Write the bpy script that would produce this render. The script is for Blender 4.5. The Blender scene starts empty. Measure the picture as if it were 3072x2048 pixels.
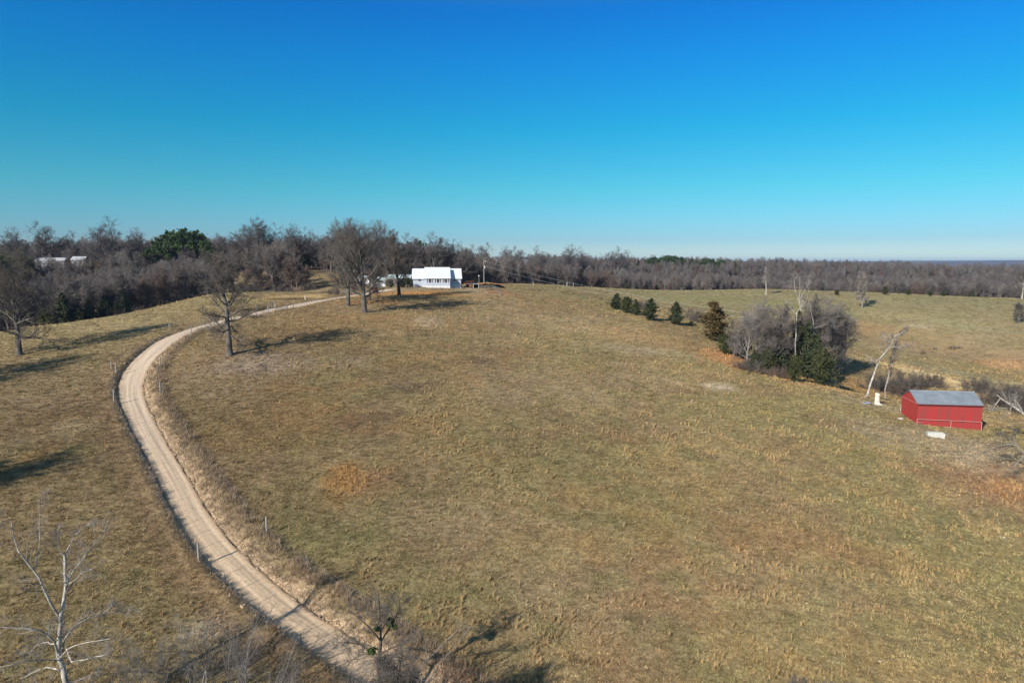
SKY_SAT=1.1; HAZE=0.00007; EXPO=0.52
import bpy, math, random
import numpy as np
from mathutils import Vector
random.seed(7); RNG=np.random.default_rng(7)
R=math.radians
scene=bpy.context.scene
col=scene.collection
# ------------------------------------------------------------------ camera model
# image measures are in pixels of the 3072x2048 photograph; depth t is the distance along the view axis (m)
FPX=2048.0; CX=1536.0; CY=1024.0; CAMZ=30.0
PITCH=math.atan(240/2048.0); CP,SP=math.cos(PITCH),math.sin(PITCH)
def ray(u,v):
    xc=(u-CX)/FPX; yc=(CY-v)/FPX
    return xc, CP+SP*yc, -SP+CP*yc
def pt(u,v,t):
    a,b,c=ray(u,v); return (a*t,b*t,CAMZ+c*t)
F2S=1.306122
# ------------------------------------------------------------------ terrain
ctrl=[]
def cF(u,v,t): ctrl.append(pt(u*F2S,v*F2S,t))
def cS(u,v,t): ctrl.append(pt(u,v,t))
def cU(u,t,z):                       # column of the photo (F px), depth, height relative to the camera
    y=(t+z*SP)/CP; ctrl.append(((u*F2S-CX)/FPX*t,y,CAMZ+z))
for a in [(0,1568,43),(600,1568,44),(1176,1568,45),(1760,1568,45),(2352,1568,45),
          (0,1200,62),(200,1300,56),(100,1000,82),(0,850,105),(45,815,115),
          (0,762,135),(150,745,148),(310,720,165),(440,690,190),
          (505,1275,57.6),(900,1560,44),(365,1040,77.3),(300,870,103),(370,1150,66.5),
          (600,1040,78),(600,870,104),(527,815,111),(837,717,155),(798,700,166),(917,680,180),
          (615,715,150),(700,697,170),(790,683,190),(900,672,205),
          (1176,690,190),(1000,700,175),(1176,760,145),(1176,870,110),(1176,1040,80),(1176,1275,60),
          (1600,900,115),(1600,1100,78),(1900,1000,94),(2000,1200,68),(2352,1000,102),(2352,1150,78),(2200,1300,62),
          (1400,697,195),(1500,730,172),(1610,768,155),(1650,810,140),(1820,875,125),(1960,905,118),
          (1150,660,225),(1300,656,262),(1980,706,270),(1760,664,330),(2352,685,330),(2060,674,330),(1500,667,330),(1400,662,300),
          (2100,850,182),(1938,825,166),(2300,900,140),(2250,800,218),(2200,740,245),(1700,700,255),(1500,690,265),
          (640,690,186),(600,694,184),(540,645,262),(720,630,262),(600,672,214),(680,671,214),(530,690,184)]: cF(*a)
cF(482,676,196)
for a in [(2748,1270.6,103.8),(2940,1287,103.2),(2701,1238,109.5),(1315,863,217.6),(1237,860,221),(1384,864,221),(1200,862,216),(1459,881,200),(1580,900,193)]: cS(*a)
for a in [(0,170,-18.5),(100,190,-19),(-200,150,-17),(300,210,-16.5),(440,226,-13.5),(520,232,-12),
          (100,260,-14),(100,330,-4.5),(300,330,-3.5),(500,330,-3.0),(700,320,-3.5),(850,310,-4.0),(-200,260,-12),(-300,340,-6),(-200,400,-3),
          (620,236,-11.5),(760,236,-9.5),(850,250,-9),(1000,262,-8.6),(1100,300,-10),(1000,340,-6.5),
          (1300,400,-20),(1500,430,-24),(1800,430,-26),(2100,430,-27),(2400,430,-27),(2700,430,-27),(1150,420,-14),
          (1160,620,-9),(1400,650,-11),(1700,680,-15),(2000,700,-15.5),(2300,700,-18.5),(2700,700,-22),(800,600,-10),(400,600,-14),(0,600,-18),(-500,600,-20),
          (1200,900,-9),(1600,900,-9),(2000,900,-10.5),(2400,900,-16),(2800,900,-20),(600,900,-18),(0,900,-22),(-500,900,-24),
          (1990,134,-26.5),(2090,140,-28),(2200,135,-28),(1900,140,-24.8),(2600,330,-18),(2600,200,-26),(2700,260,-21),(2700,120,-27),(2700,80,-27),(2600,45,-29),(-300,45,-27),(-400,90,-20),(-500,120,-17)]: cU(*a)
for a in [(0,0,-28),(-60,10,-28),(60,10,-30),(0,-60,-30),(-120,-60,-28),(120,-60,-32),(-400,200,-16),(500,100,-28),(-300,-300,-28),(300,-300,-30),(-500,0,-22),(400,-50,-30)]:
    ctrl.append((a[0],a[1],CAMZ+a[2]))
C=np.array(ctrl); SC=100.0
def _phi(r2): return 0.5*r2*np.log(r2+1e-9)
def _fit():
    P=C[:,:2]/SC; n=len(P)
    d=((P[:,None]-P[None])**2).sum(-1)
    w=0.002+0.012*np.clip(C[:,1]/400,0,2)
    A=np.zeros((n+3,n+3)); A[:n,:n]=_phi(d)+np.diag(w)*0.25
    A[:n,n]=1; A[:n,n+1:]=P; A[n,:n]=1; A[n+1:,:n]=P.T
    b=np.zeros(n+3); b[:n]=C[:,2]
    return np.linalg.solve(A,b),P
W_,P_=_fit()
def hash2(ix,iy,s):
    h=(ix.astype(np.int64)*374761393+iy.astype(np.int64)*668265263+s*1442695041)&0xffffffff
    h=((h^(h>>13))*1274126177)&0xffffffff
    return ((h^(h>>16))&0xffff)/65535.0
def vn(x,y,sc,s=0):
    x=np.asarray(x,float)/sc; y=np.asarray(y,float)/sc
    ix=np.floor(x); iy=np.floor(y); fx=x-ix; fy=y-iy
    fx=fx*fx*(3-2*fx); fy=fy*fy*(3-2*fy)
    a=hash2(ix,iy,s); b=hash2(ix+1,iy,s); c=hash2(ix,iy+1,s); d=hash2(ix+1,iy+1,s)
    return (a*(1-fx)+b*fx)*(1-fy)+(c*(1-fx)+d*fx)*fy
def fbm(x,y,sc,s=0,o=3):
    v=0; a=1; t=0
    for i in range(o):
        v=v+a*vn(x,y,sc/2**i,s+i*17); t+=a; a*=.55
    return v/t
def sstep(a,b,x):
    t=np.clip((np.asarray(x,float)-a)/(b-a),0,1); return t*t*(3-2*t)
def zbase(x,y):
    x=np.asarray(x,float); y=np.asarray(y,float); sh=x.shape
    q=np.stack([x.ravel(),y.ravel()],1)/SC; out=np.empty(len(q))
    for i in range(0,len(q),20000):
        d=((q[i:i+20000,None]-P_[None])**2).sum(-1)
        out[i:i+20000]=_phi(d)@W_[:-3]+W_[-3]+q[i:i+20000]@W_[-2:]
    r=np.hypot(x,y).ravel()
    xx=x.ravel(); yy=y.ravel()
    far=CAMZ-28+10*(fbm(xx,yy,900,5)-.5)+5*(fbm(xx,yy,260,9)-.5)
    # distant ridges
    far=far+46*sstep(6000,8200,r)*(.25+.9*fbm(xx,yy,2000,21))*(0.35+.65*sstep(1500,5000,xx))
    k=sstep(820,1250,r)
    out=np.clip(out,CAMZ-34,CAMZ+6)
    out=out*(1-k)+far*k
    return out.reshape(sh)
def place(u,v,off=0.0,tmin=20,tmax=900,n=1800,zf=None):
    a,b,c=ray(u,v); t=np.geomspace(tmin,tmax,n)
    f=(zf or zbase)(a*t,b*t)-off
    hit=np.nonzero(CAMZ+c*t<f)[0]
    if len(hit)==0: return (a*tmax,b*tmax,float(f[-1]),tmax)
    i=hit[0]
    if i>0:
        g0=CAMZ+c*t[i-1]-f[i-1]; g1=CAMZ+c*t[i]-f[i]; w=g0/(g0-g1); tt=t[i-1]+(t[i]-t[i-1])*w
    else: tt=t[0]
    return (a*tt,b*tt,CAMZ+c*tt,tt)
def proj(x,y,z):
    z=z-CAMZ; t=y*CP-z*SP; up=y*SP+z*CP
    return CX+FPX*x/t, CY-FPX*up/t, t
# ------------------------------------------------------------------ driveway, from its two edges
Ledge=[(1070,2048),(1040,2014.5),(955,1950.7),(870,1904),(785,1840),(720.8,1783),(668,1737),(615.6,1681),(580.5,1628.7),(542,1572.6),(510.4,1516.5),(478.8,1450),(443.8,1376),(405,1316.6),(383,1261.5),(367,1227),(351,1192.6),(351,1169.6),(357,1135),(367,1112),(401.7,1077.8),(436,1048),(463.7,1025),(509.6,1006.6),(578.5,983.6),(640,967),(680,958),(720,948),(768,938),(805,926.5),(861.5,917.5),(921,905.5),(972,897.5),(1033.5,888.6),(1090,882)]
Redge=[(1253,2048),(1231,2018.7),(1167.7,1984.7),(1104,1950.7),(997.6,1882.7),(912.6,1831.6),(861,1797),(826,1755),(755.8,1702),(685.7,1628.7),(633,1565.6),(580.5,1467),(538.4,1397),(492.8,1316.6),(454.5,1247.7),(440.7,1215.5),(427,1188),(425.8,1165),(429,1135),(440.7,1105),(463.7,1077.8),(486.7,1054.8),(514,1034),(544,1013.5),(574,995),(613,984.6),(680,965.5),(720,954.5),(769.8,944),(825,932),(862,925.5),(900,919),(946.7,909.8),(977,902.6),(1033.5,893),(1090,886)]
def carve_t(t): return 0.36*(1-sstep(105,150,t))+0.12
def on_ground(uv,off=0.4):
    o=[]
    for u,v in uv:
        p=place(u,v); p=place(u,v,off=float(carve_t(p[3]))*off/0.4*0.9); o.append(p[:2])
    return np.array(o)
def resample(P,step):
    P=np.asarray(P,float); d=np.r_[0,np.cumsum(np.hypot(*np.diff(P[:,:2],axis=0).T))]
    s=np.arange(0,d[-1],step); return np.stack([np.interp(s,d,P[:,k]) for k in range(P.shape[1])],1)
def smooth(P,n):
    P=P.copy()
    for _ in range(n):
        Q=P.copy(); Q[1:-1]=.25*P[:-2]+.5*P[1:-1]+.25*P[2:]; P=Q
    return P
LG=resample(on_ground(Ledge),.5); RG=resample(on_ground(Redge),.5)
d2=((LG[:,None]-RG[None])**2).sum(-1); j=d2.argmin(1)
mid=(LG+RG[j])/2; wid=np.sqrt(d2.min(1))
RC=resample(smooth(np.c_[mid,wid],60),.5)
# run on below the frame and up to the house
e0=RC[0,:2]-RC[6,:2]; e0/=np.hypot(*e0)
pre=np.array([[*(RC[0,:2]+e0*s),RC[0,2]] for s in np.arange(30,0,-.5)])
ex=[place(1130,874)[:2],place(1175,866)[:2]]
post=resample(np.array([[*RC[-1,:2],RC[-1,2]],[*ex[0],3.4],[*ex[1],3.4]]),.5)[1:]
RC=smooth(np.vstack([pre,RC,post]),40); RC=resample(RC,.5)
RC[:,2]=np.clip(RC[:,2],2.7,4.4)
tan=np.gradient(RC[:,:2],axis=0); tan/=np.hypot(tan[:,0],tan[:,1])[:,None]
RN=np.c_[tan[:,1],-tan[:,0]]                 # right-hand normal, walking uphill
RT=RC[:,1]
def road_d(x,y,maxr=14):
    """signed distance beyond the road edge (right +), index"""
    x=np.asarray(x,float).ravel(); y=np.asarray(y,float).ravel()
    d=np.full(len(x),99.0); side=np.ones(len(x)); idx=np.zeros(len(x),int)
    m=(x>RC[:,0].min()-maxr)&(x<RC[:,0].max()+maxr)&(y>RC[:,1].min()-maxr)&(y<RC[:,1].max()+maxr)
    w=np.nonzero(m)[0]
    for i in range(0,len(w),8000):
        k=w[i:i+8000]; q=np.stack([x[k],y[k]],1)
        dd=((q[:,None]-RC[None,:,:2])**2).sum(-1); jj=dd.argmin(1)
        idx[k]=jj; d[k]=np.sqrt(dd.min(1))-RC[jj,2]/2
        side[k]=np.sign(((q-RC[jj,:2])*RN[jj]).sum(1)+1e-9)
    return d,side,idx
def carve(x,y):
    x=np.asarray(x,float); sh=x.shape
    d,s,j=road_d(x,y)
    xr=x.ravel(); yr=np.asarray(y,float).ravel()
    c=carve_t(RT[j]); w=(RC[j,2]/2)
    n=fbm(xr,yr,1.3,41,2)-.5; n2=fbm(xr,yr,4,47,2)-.5
    L=c*(1-sstep(.05+n*.25,.65+n*.3,d))
    dr=d+n*.55; cb_=c*1.35
    Rr=c*(1-sstep(.25,1.75+n2*.5,dr))+.20*np.exp(-((dr-.22)/.2)**2)*(c/.5)
    lip=np.where(s>0,.22*np.exp(-((d-2.1)/.7)**2),.14*np.exp(-((d-1.0)/.5)**2))*(c/.5)
    out=np.where(s>0,Rr,L)-lip
    out=np.where(d<-.05,c+.10,out)
    out=np.where(d>13,0,out)
    return out.reshape(sh)
POND=None
def ground(x,y):
    x=np.asarray(x,float); y=np.asarray(y,float)
    z=zbase(x,y)-carve(x,y)
    near=np.exp(-(np.hypot(x,y)/260)**2)
    z=z+near*(.16*(fbm(x,y,3.2,61,2)-.5)+.10*(vn(x,y,1.1,67)-.5))*sstep(-.2,.8,np.abs(road_d(x,y)[0].reshape(x.shape)+.0))
    z=z+1.5*(fbm(x+y*.6,y,26,91,3)-.5)*sstep(66,95,x)*sstep(140,170,y)*(1-sstep(300,330,y))
    # pond basin and its bank
    px,py=PONDC; ca,sa=math.cos(PA),math.sin(PA)
    X=((x-px)*ca+(y-py)*sa); Y=(-(x-px)*sa+(y-py)*ca)
    q=np.sqrt((X/PR[0])**2+(Y/PR[1])**2)
    q=q+.12*(fbm(x,y,5,77,2)-.5)
    z=np.where(q<1.9, z*sstep(1.0,1.9,q)+(1-sstep(1.0,1.9,q))*(PZ+.9*(q-1.0)),z)
    return z
pp=place(862,897); PONDC=(pp[0],pp[1]+3); PZ=float(zbase(*PONDC))-.15; PR=(7.5,9.5); PA=R(15)
def gz(x,y): return float(ground(np.array([x],float),np.array([y],float))[0])
def gplace(u,v):
    p=place(u,v); return (p[0],p[1],gz(p[0],p[1]),p[3])
# ------------------------------------------------------------------ object helpers
def link(o): col.objects.link(o); return o
def tag(o,label=None,cat=None,group=None,kind=None):
    if label: o["label"]=label
    if cat: o["category"]=cat
    if group: o["group"]=group
    if kind: o["kind"]=kind
    return o
def empty(name,loc,rz=0,label=None,cat=None,group=None):
    o=bpy.data.objects.new(name,None); link(o); o.location=loc; o.rotation_euler=(0,0,rz); o.empty_display_size=.3
    return tag(o,label,cat,group)
def np_mesh(name,V,Fq,mat=None,smooth_=False):
    """V (n,3), Fq (m,k) all same size"""
    me=bpy.data.meshes.new(name); V=np.ascontiguousarray(V,np.float32); Fq=np.ascontiguousarray(Fq,np.int32)
    me.vertices.add(len(V)); me.vertices.foreach_set('co',V.ravel())
    k=Fq.shape[1]; me.loops.add(Fq.size); me.loops.foreach_set('vertex_index',Fq.ravel())
    me.polygons.add(len(Fq)); me.polygons.foreach_set('loop_start',np.arange(0,Fq.size,k,dtype=np.int32))
    me.polygons.foreach_set('loop_total',np.full(len(Fq),k,np.int32))
    if smooth_: me.polygons.foreach_set('use_smooth',np.ones(len(Fq),bool))
    me.update(calc_edges=True); me.validate()
    if mat: me.materials.append(mat)
    return me
def obj(name,me,parent=None):
    o=bpy.data.objects.new(name,me); link(o)
    if parent is not None: o.parent=parent
    return o
class MB:
    def __init__(s): s.v=[]; s.f=[]
    def add(s,vs,fs):
        b=len(s.v); s.v+= [tuple(p) for p in vs]; s.f+=[tuple(i+b for i in f) for f in fs]; return s
    def box(s,x0,x1,y0,y1,z0,z1):
        return s.add([(x0,y0,z0),(x1,y0,z0),(x1,y1,z0),(x0,y1,z0),(x0,y0,z1),(x1,y0,z1),(x1,y1,z1),(x0,y1,z1)],
          [(0,3,2,1),(4,5,6,7),(0,1,5,4),(1,2,6,5),(2,3,7,6),(3,0,4,7)])
    def prism(s,pts,d):
        """closed polygon pts extruded by vector d"""
        n=len(pts); q=[tuple(p[i]+d[i] for i in range(3)) for p in pts]
        return s.add(list(pts)+q,[tuple(range(n))[::-1],tuple(range(n,2*n))]+[(i,(i+1)%n,(i+1)%n+n,i+n) for i in range(n)])
    def tube(s,P,r,n=6,cap=True):
        P=[Vector(p) for p in P]; rr=r if hasattr(r,'__len__') else [r]*len(P); b=len(s.v)
        for i,p in enumerate(P):
            d=(P[min(i+1,len(P)-1)]-P[max(i-1,0)]).normalized()
            a=d.orthogonal().normalized() if abs(d.z)<.95 else Vector((1,0,0)); a=(a-d*a.dot(d)).normalized(); c=d.cross(a)
            for k in range(n):
                th=2*math.pi*k/n; s.v.append(tuple(p+(a*math.cos(th)+c*math.sin(th))*rr[i]))
        for i in range(len(P)-1):
            for k in range(n):
                s.f.append((b+i*n+k,b+i*n+(k+1)%n,b+(i+1)*n+(k+1)%n,b+(i+1)*n+k))
        if cap: s.f.append(tuple(b+k for k in range(n))[::-1]); s.f.append(tuple(b+(len(P)-1)*n+k for k in range(n)))
        return s
    def build(s,name,mat,parent=None,sm=False):
        me=bpy.data.meshes.new(name); me.from_pydata(s.v,[],s.f); me.materials.append(mat); me.update()
        if sm: me.polygons.foreach_set('use_smooth',[True]*len(me.polygons))
        return obj(name,me,parent)
# ------------------------------------------------------------------ materials
def mat(name,base,rough=.8,noise=None,bump=None,spec=.3,metal=0,coord='Object'):
    """noise=(scale,color2,contrast) ; bump=(scale,strength,dist)"""
    m=bpy.data.materials.new(name); m.use_nodes=True; nt=m.node_tree; b=nt.nodes['Principled BSDF']
    b.inputs['Base Color'].default_value=(*base,1); b.inputs['Roughness'].default_value=rough
    b.inputs['Specular IOR Level'].default_value=spec; b.inputs['Metallic'].default_value=metal
    tc=nt.nodes.new('ShaderNodeTexCoord')
    if noise:
        n=nt.nodes.new('ShaderNodeTexNoise'); n.inputs['Scale'].default_value=noise[0]; n.inputs['Detail'].default_value=6
        nt.links.new(tc.outputs[coord],n.inputs['Vector'])
        r=nt.nodes.new('ShaderNodeValToRGB'); c=noise[2]; r.color_ramp.elements[0].position=.5-c; r.color_ramp.elements[1].position=.5+c
        r.color_ramp.elements[0].color=(*base,1); r.color_ramp.elements[1].color=(*noise[1],1)
        nt.links.new(n.outputs['Fac'],r.inputs['Fac']); nt.links.new(r.outputs['Color'],b.inputs['Base Color'])
    if bump:
        n=nt.nodes.new('ShaderNodeTexNoise'); n.inputs['Scale'].default_value=bump[0]; n.inputs['Detail'].default_value=8
        nt.links.new(tc.outputs[coord],n.inputs['Vector'])
        bn=nt.nodes.new('ShaderNodeBump'); bn.inputs['Strength'].default_value=bump[1]; bn.inputs['Distance'].default_value=bump[2]
        nt.links.new(n.outputs['Fac'],bn.inputs['Height']); nt.links.new(bn.outputs['Normal'],b.inputs['Normal'])
    return m
def ribbed(name,base,axis,period,strength,rough=.5,spec=.4,noise=None,metal=0,width=.12):
    """sheet or siding with raised ribs / laps along one object axis"""
    m=mat(name,base,rough,noise,None,spec,metal); nt=m.node_tree; b=nt.nodes['Principled BSDF']
    tc=nt.nodes.new('ShaderNodeTexCoord'); sx=nt.nodes.new('ShaderNodeSeparateXYZ'); nt.links.new(tc.outputs['Object'],sx.inputs[0])
    d=nt.nodes.new('ShaderNodeMath'); d.operation='DIVIDE'; d.inputs[1].default_value=period; nt.links.new(sx.outputs[axis],d.inputs[0])
    fr=nt.nodes.new('ShaderNodeMath'); fr.operation='FRACT'; nt.links.new(d.outputs[0],fr.inputs[0])
    lt=nt.nodes.new('ShaderNodeMath'); lt.operation='LESS_THAN'; lt.inputs[1].default_value=width; nt.links.new(fr.outputs[0],lt.inputs[0])
    bn=nt.nodes.new('ShaderNodeBump'); bn.inputs['Strength'].default_value=strength; bn.inputs['Distance'].default_value=.03
    nt.links.new(lt.outputs[0],bn.inputs['Height']); nt.links.new(bn.outputs['Normal'],b.inputs['Normal'])
    return m
# ------------------------------------------------------------------ ground colour (true colour of turf, straw, leaf litter, bare soil)
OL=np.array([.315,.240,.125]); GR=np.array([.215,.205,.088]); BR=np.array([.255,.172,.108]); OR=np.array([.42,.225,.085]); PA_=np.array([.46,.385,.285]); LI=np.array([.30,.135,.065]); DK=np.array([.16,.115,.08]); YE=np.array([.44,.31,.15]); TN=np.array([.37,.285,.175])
patches=[]
def patch(u,v,ru,rv,c,s):
    """ellipse on the ground given by a photo position and half sizes in photo pixels"""
    p=place(u,v); q=place(u,v-rv*.9); ry=max(1.0,abs(q[1]-p[1])) ; rx=ru/FPX*p[3]
    th=math.atan2(p[0],p[1]); patches.append((p[0],p[1],rx,min(ry,rx*3.5),th,np.array(c),s))
for a in [(1030,1440,75,62,OR*.95,.62),(1130,1450,60,50,np.array([.28,.16,.09]),.4),(1280,965,48,16,PA_,.7),(2160,1160,62,14,PA_,.75),(1860,1090,30,7,PA_,.55),(1930,1050,160,14,PA_,.3),
          (2760,978,40,9,PA_*1.05,.55),(760,1090,150,40,np.array([.33,.26,.21]),.6),(1060,1085,60,16,np.array([.34,.27,.21]),.4),(640,1080,60,25,BR,.5),
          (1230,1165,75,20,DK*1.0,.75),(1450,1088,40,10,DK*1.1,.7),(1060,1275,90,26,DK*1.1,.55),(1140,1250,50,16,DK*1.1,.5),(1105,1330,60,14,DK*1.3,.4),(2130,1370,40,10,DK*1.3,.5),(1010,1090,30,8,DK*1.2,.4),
          (230,1270,70,22,TN*1.15,.6),(100,1310,120,30,TN,.4),
          (2020,1025,160,22,np.array([.33,.21,.12]),.55),(1900,1000,130,22,YE,.35),(2230,1085,100,22,np.array([.44,.22,.11]),.8),(2420,1140,240,16,np.array([.42,.26,.12]),.6),(2560,1150,120,32,np.array([.40,.25,.11]),.7),
          *[(2690+52*q_,1103+14*q_,48,9,np.array([.60,.45,.24]),.95) for q_ in range(7)],*[(2700+60*q_,1080+14*q_,50,7,np.array([.27,.25,.15]),.6) for q_ in range(6)],(2740,1060,60,6,np.array([.24,.17,.11]),.6),(2900,1068,90,6,np.array([.24,.17,.11]),.6),(2680,950,160,14,np.array([.40,.32,.18]),.5),(2900,975,180,14,np.array([.29,.27,.15]),.5),(3010,1190,120,18,np.array([.56,.42,.22]),.9),
          (2600,980,60,22,np.array([.42,.25,.13]),.6),(2700,1010,160,50,np.array([.38,.27,.14]),.5),(3030,1085,90,28,np.array([.50,.29,.16]),.7),(2900,1060,200,30,np.array([.38,.27,.15]),.5),
          (2850,1330,260,50,PA_*.8,.5),(2640,1220,120,14,PA_*.8,.4),(2950,1400,90,50,PA_*.85,.5),(3060,1480,170,80,np.array([.30,.165,.09]),.7),(2900,1480,120,40,np.array([.33,.2,.12]),.3),
          (1250,880,170,8,OR*1.1,.8),(1130,905,120,7,np.array([.36,.20,.09]),.6),(1120,965,260,28,np.array([.36,.23,.11]),.45),(1500,1010,60,12,TN,.4),
          (860,1270,260,90,OR*.75,.22),(1000,1620,260,60,GR,.35),(860,1560,120,90,GR*.95,.3),(1250,1800,260,90,GR*1.05,.35),(2900,1800,300,120,GR*1.2,.1),(1300,1560,200,60,TN,.35),(2400,1620,300,60,OR*.8,.25),
          (620,1890,70,50,PA_*.95,.7),(700,1980,90,50,np.array([.45,.33,.22]),.6),(885,1945,40,22,np.array([.5,.38,.26]),.8),(1300,2030,120,40,np.array([.30,.17,.12]),.7),
          (860,872,110,7,np.array([.28,.13,.08]),.9),(850,884,100,4,YE,.9),(960,872,50,8,TN,.8),(700,905,120,10,GR,.5),(1420,872,60,12,TN*1.1,.6),(1440,853,40,6,np.array([.42,.19,.08]),.95),(1490,875,40,6,np.array([.40,.17,.08]),.6),(2240,905,300,10,GR*1.25,.5),(700,835,80,12,np.array([.30,.23,.12]),.8)]: patch(*a)
# forest front line : photo column -> depth
FU=np.array([-900,-200,0,300,440,500,640,700,760,850,1000,1100,1200,1350,1500,1800,2400,3200]); FT=np.array([175,160,162,186,212,236,238,236,246,255,262,285,315,345,372,392,392,380])
def fcol(x,y):
    z=CAMZ-12; t=np.asarray(y)*CP+12*SP; return (np.asarray(x)/np.maximum(t,1)*FPX+CX)/F2S, t
CLEAR=[(545,272,80,26),(725,262,60,24),(1150,640,0,0)]
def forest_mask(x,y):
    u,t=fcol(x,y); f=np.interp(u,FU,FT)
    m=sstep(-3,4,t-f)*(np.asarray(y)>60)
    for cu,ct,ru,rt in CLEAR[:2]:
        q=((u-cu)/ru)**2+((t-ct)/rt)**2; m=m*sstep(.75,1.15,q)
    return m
def gcol(x,y,fine=True):
    x=np.asarray(x,float); y=np.asarray(y,float)
    n1=fbm(x,y,26,101,4)[:,None]; n2=fbm(x,y,9,103,3)[:,None]; n3=fbm(x+y*.15,y,3.2,107,3)[:,None]; n4=fbm(x,y,14,109,3)[:,None]
    c=OL*np.ones((len(x),1))
    def mix(c,k,w): return c*(1-w)+k*w
    S=lambda a,b,v: sstep(a,b,v)
    c=mix(c,GR,.38*S(.48,.70,n1)); c=mix(c,BR,.45*S(.50,.66,n2)); c=mix(c,TN,.55*S(.5,.7,1-n1))
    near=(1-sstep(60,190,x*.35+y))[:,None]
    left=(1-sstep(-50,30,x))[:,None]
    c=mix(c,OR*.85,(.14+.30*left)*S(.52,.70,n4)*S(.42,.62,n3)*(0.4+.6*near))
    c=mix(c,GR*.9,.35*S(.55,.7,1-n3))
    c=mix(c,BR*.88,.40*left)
    far=(sstep(215,270,y)*sstep(20,60,x))[:,None]
    c=mix(c,np.array([.30,.262,.140])*(0.85+.3*n2),.75*far)
    lm=((1-sstep(-70,-45,x+ (y-100)*.15))*sstep(95,120,y))[:,None]
    c=mix(c,np.array([.38,.31,.17])*(0.8+.4*n2),.6*lm)
    wob=1+.55*(fbm(x,y,6,113,3)-.5)*2+.35*(fbm(x,y,1.6,117,2)-.5)*2
    for px,py,rx,ry,th,k,s in patches:
        dx=x-px; dy=y-py; ct,st=math.cos(th),math.sin(th)
        X=dx*ct-dy*st; Y=dx*st+dy*ct
        q=((X/rx)**2+(Y/ry)**2)
        m=q<4
        if m.any():
            w=np.zeros(len(x)); w[m]=s*(1-sstep(.35,1.5,np.sqrt(q[m])*wob[m])); c=mix(c,k,w[:,None])
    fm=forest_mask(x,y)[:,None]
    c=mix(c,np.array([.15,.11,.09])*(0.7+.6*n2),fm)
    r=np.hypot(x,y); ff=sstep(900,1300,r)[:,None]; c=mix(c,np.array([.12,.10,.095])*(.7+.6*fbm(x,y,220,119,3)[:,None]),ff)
    # roadside: bare gravelly cut on the right, soil lip on the left
    d,s,j=road_d(x,y); nn=fbm(x,y,1.1,121,3)
    near_r=1-sstep(100,140,RT[j])
    wr=(s>0)*(1-sstep(.75,1.6,d+(nn-.5)*1.7))*(.35+.65*near_r)
    c=mix(c,np.array([.52,.385,.255])*(.45+.75*fbm(x,y,.8,123,2)[:,None]),(wr*.95)[:,None])
    wl=(s<0)*(1-sstep(.35,.9,d+(nn-.5)*.7))*(.4+.6*near_r); c=mix(c,np.array([.40,.31,.23])*(.6+.6*nn[:,None]),(wl*.85)[:,None])
    wg=((1-sstep(2.6,4.2,d+(nn-.5)*1.2))*(sstep(.5,1.2,d)))*.5*near_r; c=mix(c,BR*1.1,wg[:,None]*(1-wr)[:,None])
    # pond rim
    px,py=PONDC; q=np.hypot((x-px)/PR[0],(y-py)/PR[1]); c=mix(c,YE,(.8*(1-sstep(1.15,1.5,q)))[:,None])
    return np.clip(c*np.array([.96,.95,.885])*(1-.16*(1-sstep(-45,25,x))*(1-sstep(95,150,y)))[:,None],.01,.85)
# ------------------------------------------------------------------ ground sheet
def axis(segs):
    a=[segs[0][0]]
    for s in segs:
        x0,x1,st=s[:3]; g=s[3] if len(s)>3 else 1
        x=a[-1]; st_=st
        while x<x1-1e-6:
            x=min(x1,x+st_); st_*=g; a.append(x)
    return np.array(a)
neg=axis([(0,9800,8,1.09)])[1:]
xa=np.r_[-(neg+180)[::-1],axis([(-180,-64,1.6),(-64,-2,.34),(-2,60,.62),(60,150,1.1)]),150+neg]
ya=np.r_[-(neg[neg<3000]+20)[::-1],axis([(-20,36,2.5),(36,124,.36),(124,300,1.0),(300,460,3)]),460+neg]
GX,GY=np.meshgrid(xa,ya); fx=GX.ravel(); fy=GY.ravel()
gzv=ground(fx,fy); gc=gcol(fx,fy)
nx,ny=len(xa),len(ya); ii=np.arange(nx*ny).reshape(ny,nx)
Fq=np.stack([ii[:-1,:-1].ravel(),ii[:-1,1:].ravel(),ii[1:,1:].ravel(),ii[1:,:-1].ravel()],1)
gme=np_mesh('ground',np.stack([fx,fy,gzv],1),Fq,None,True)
ca_=gme.color_attributes.new('gcol','FLOAT_COLOR','POINT'); ca_.data.foreach_set('color',np.c_[gc,np.ones(len(gc))].astype(np.float32).ravel())
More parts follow.
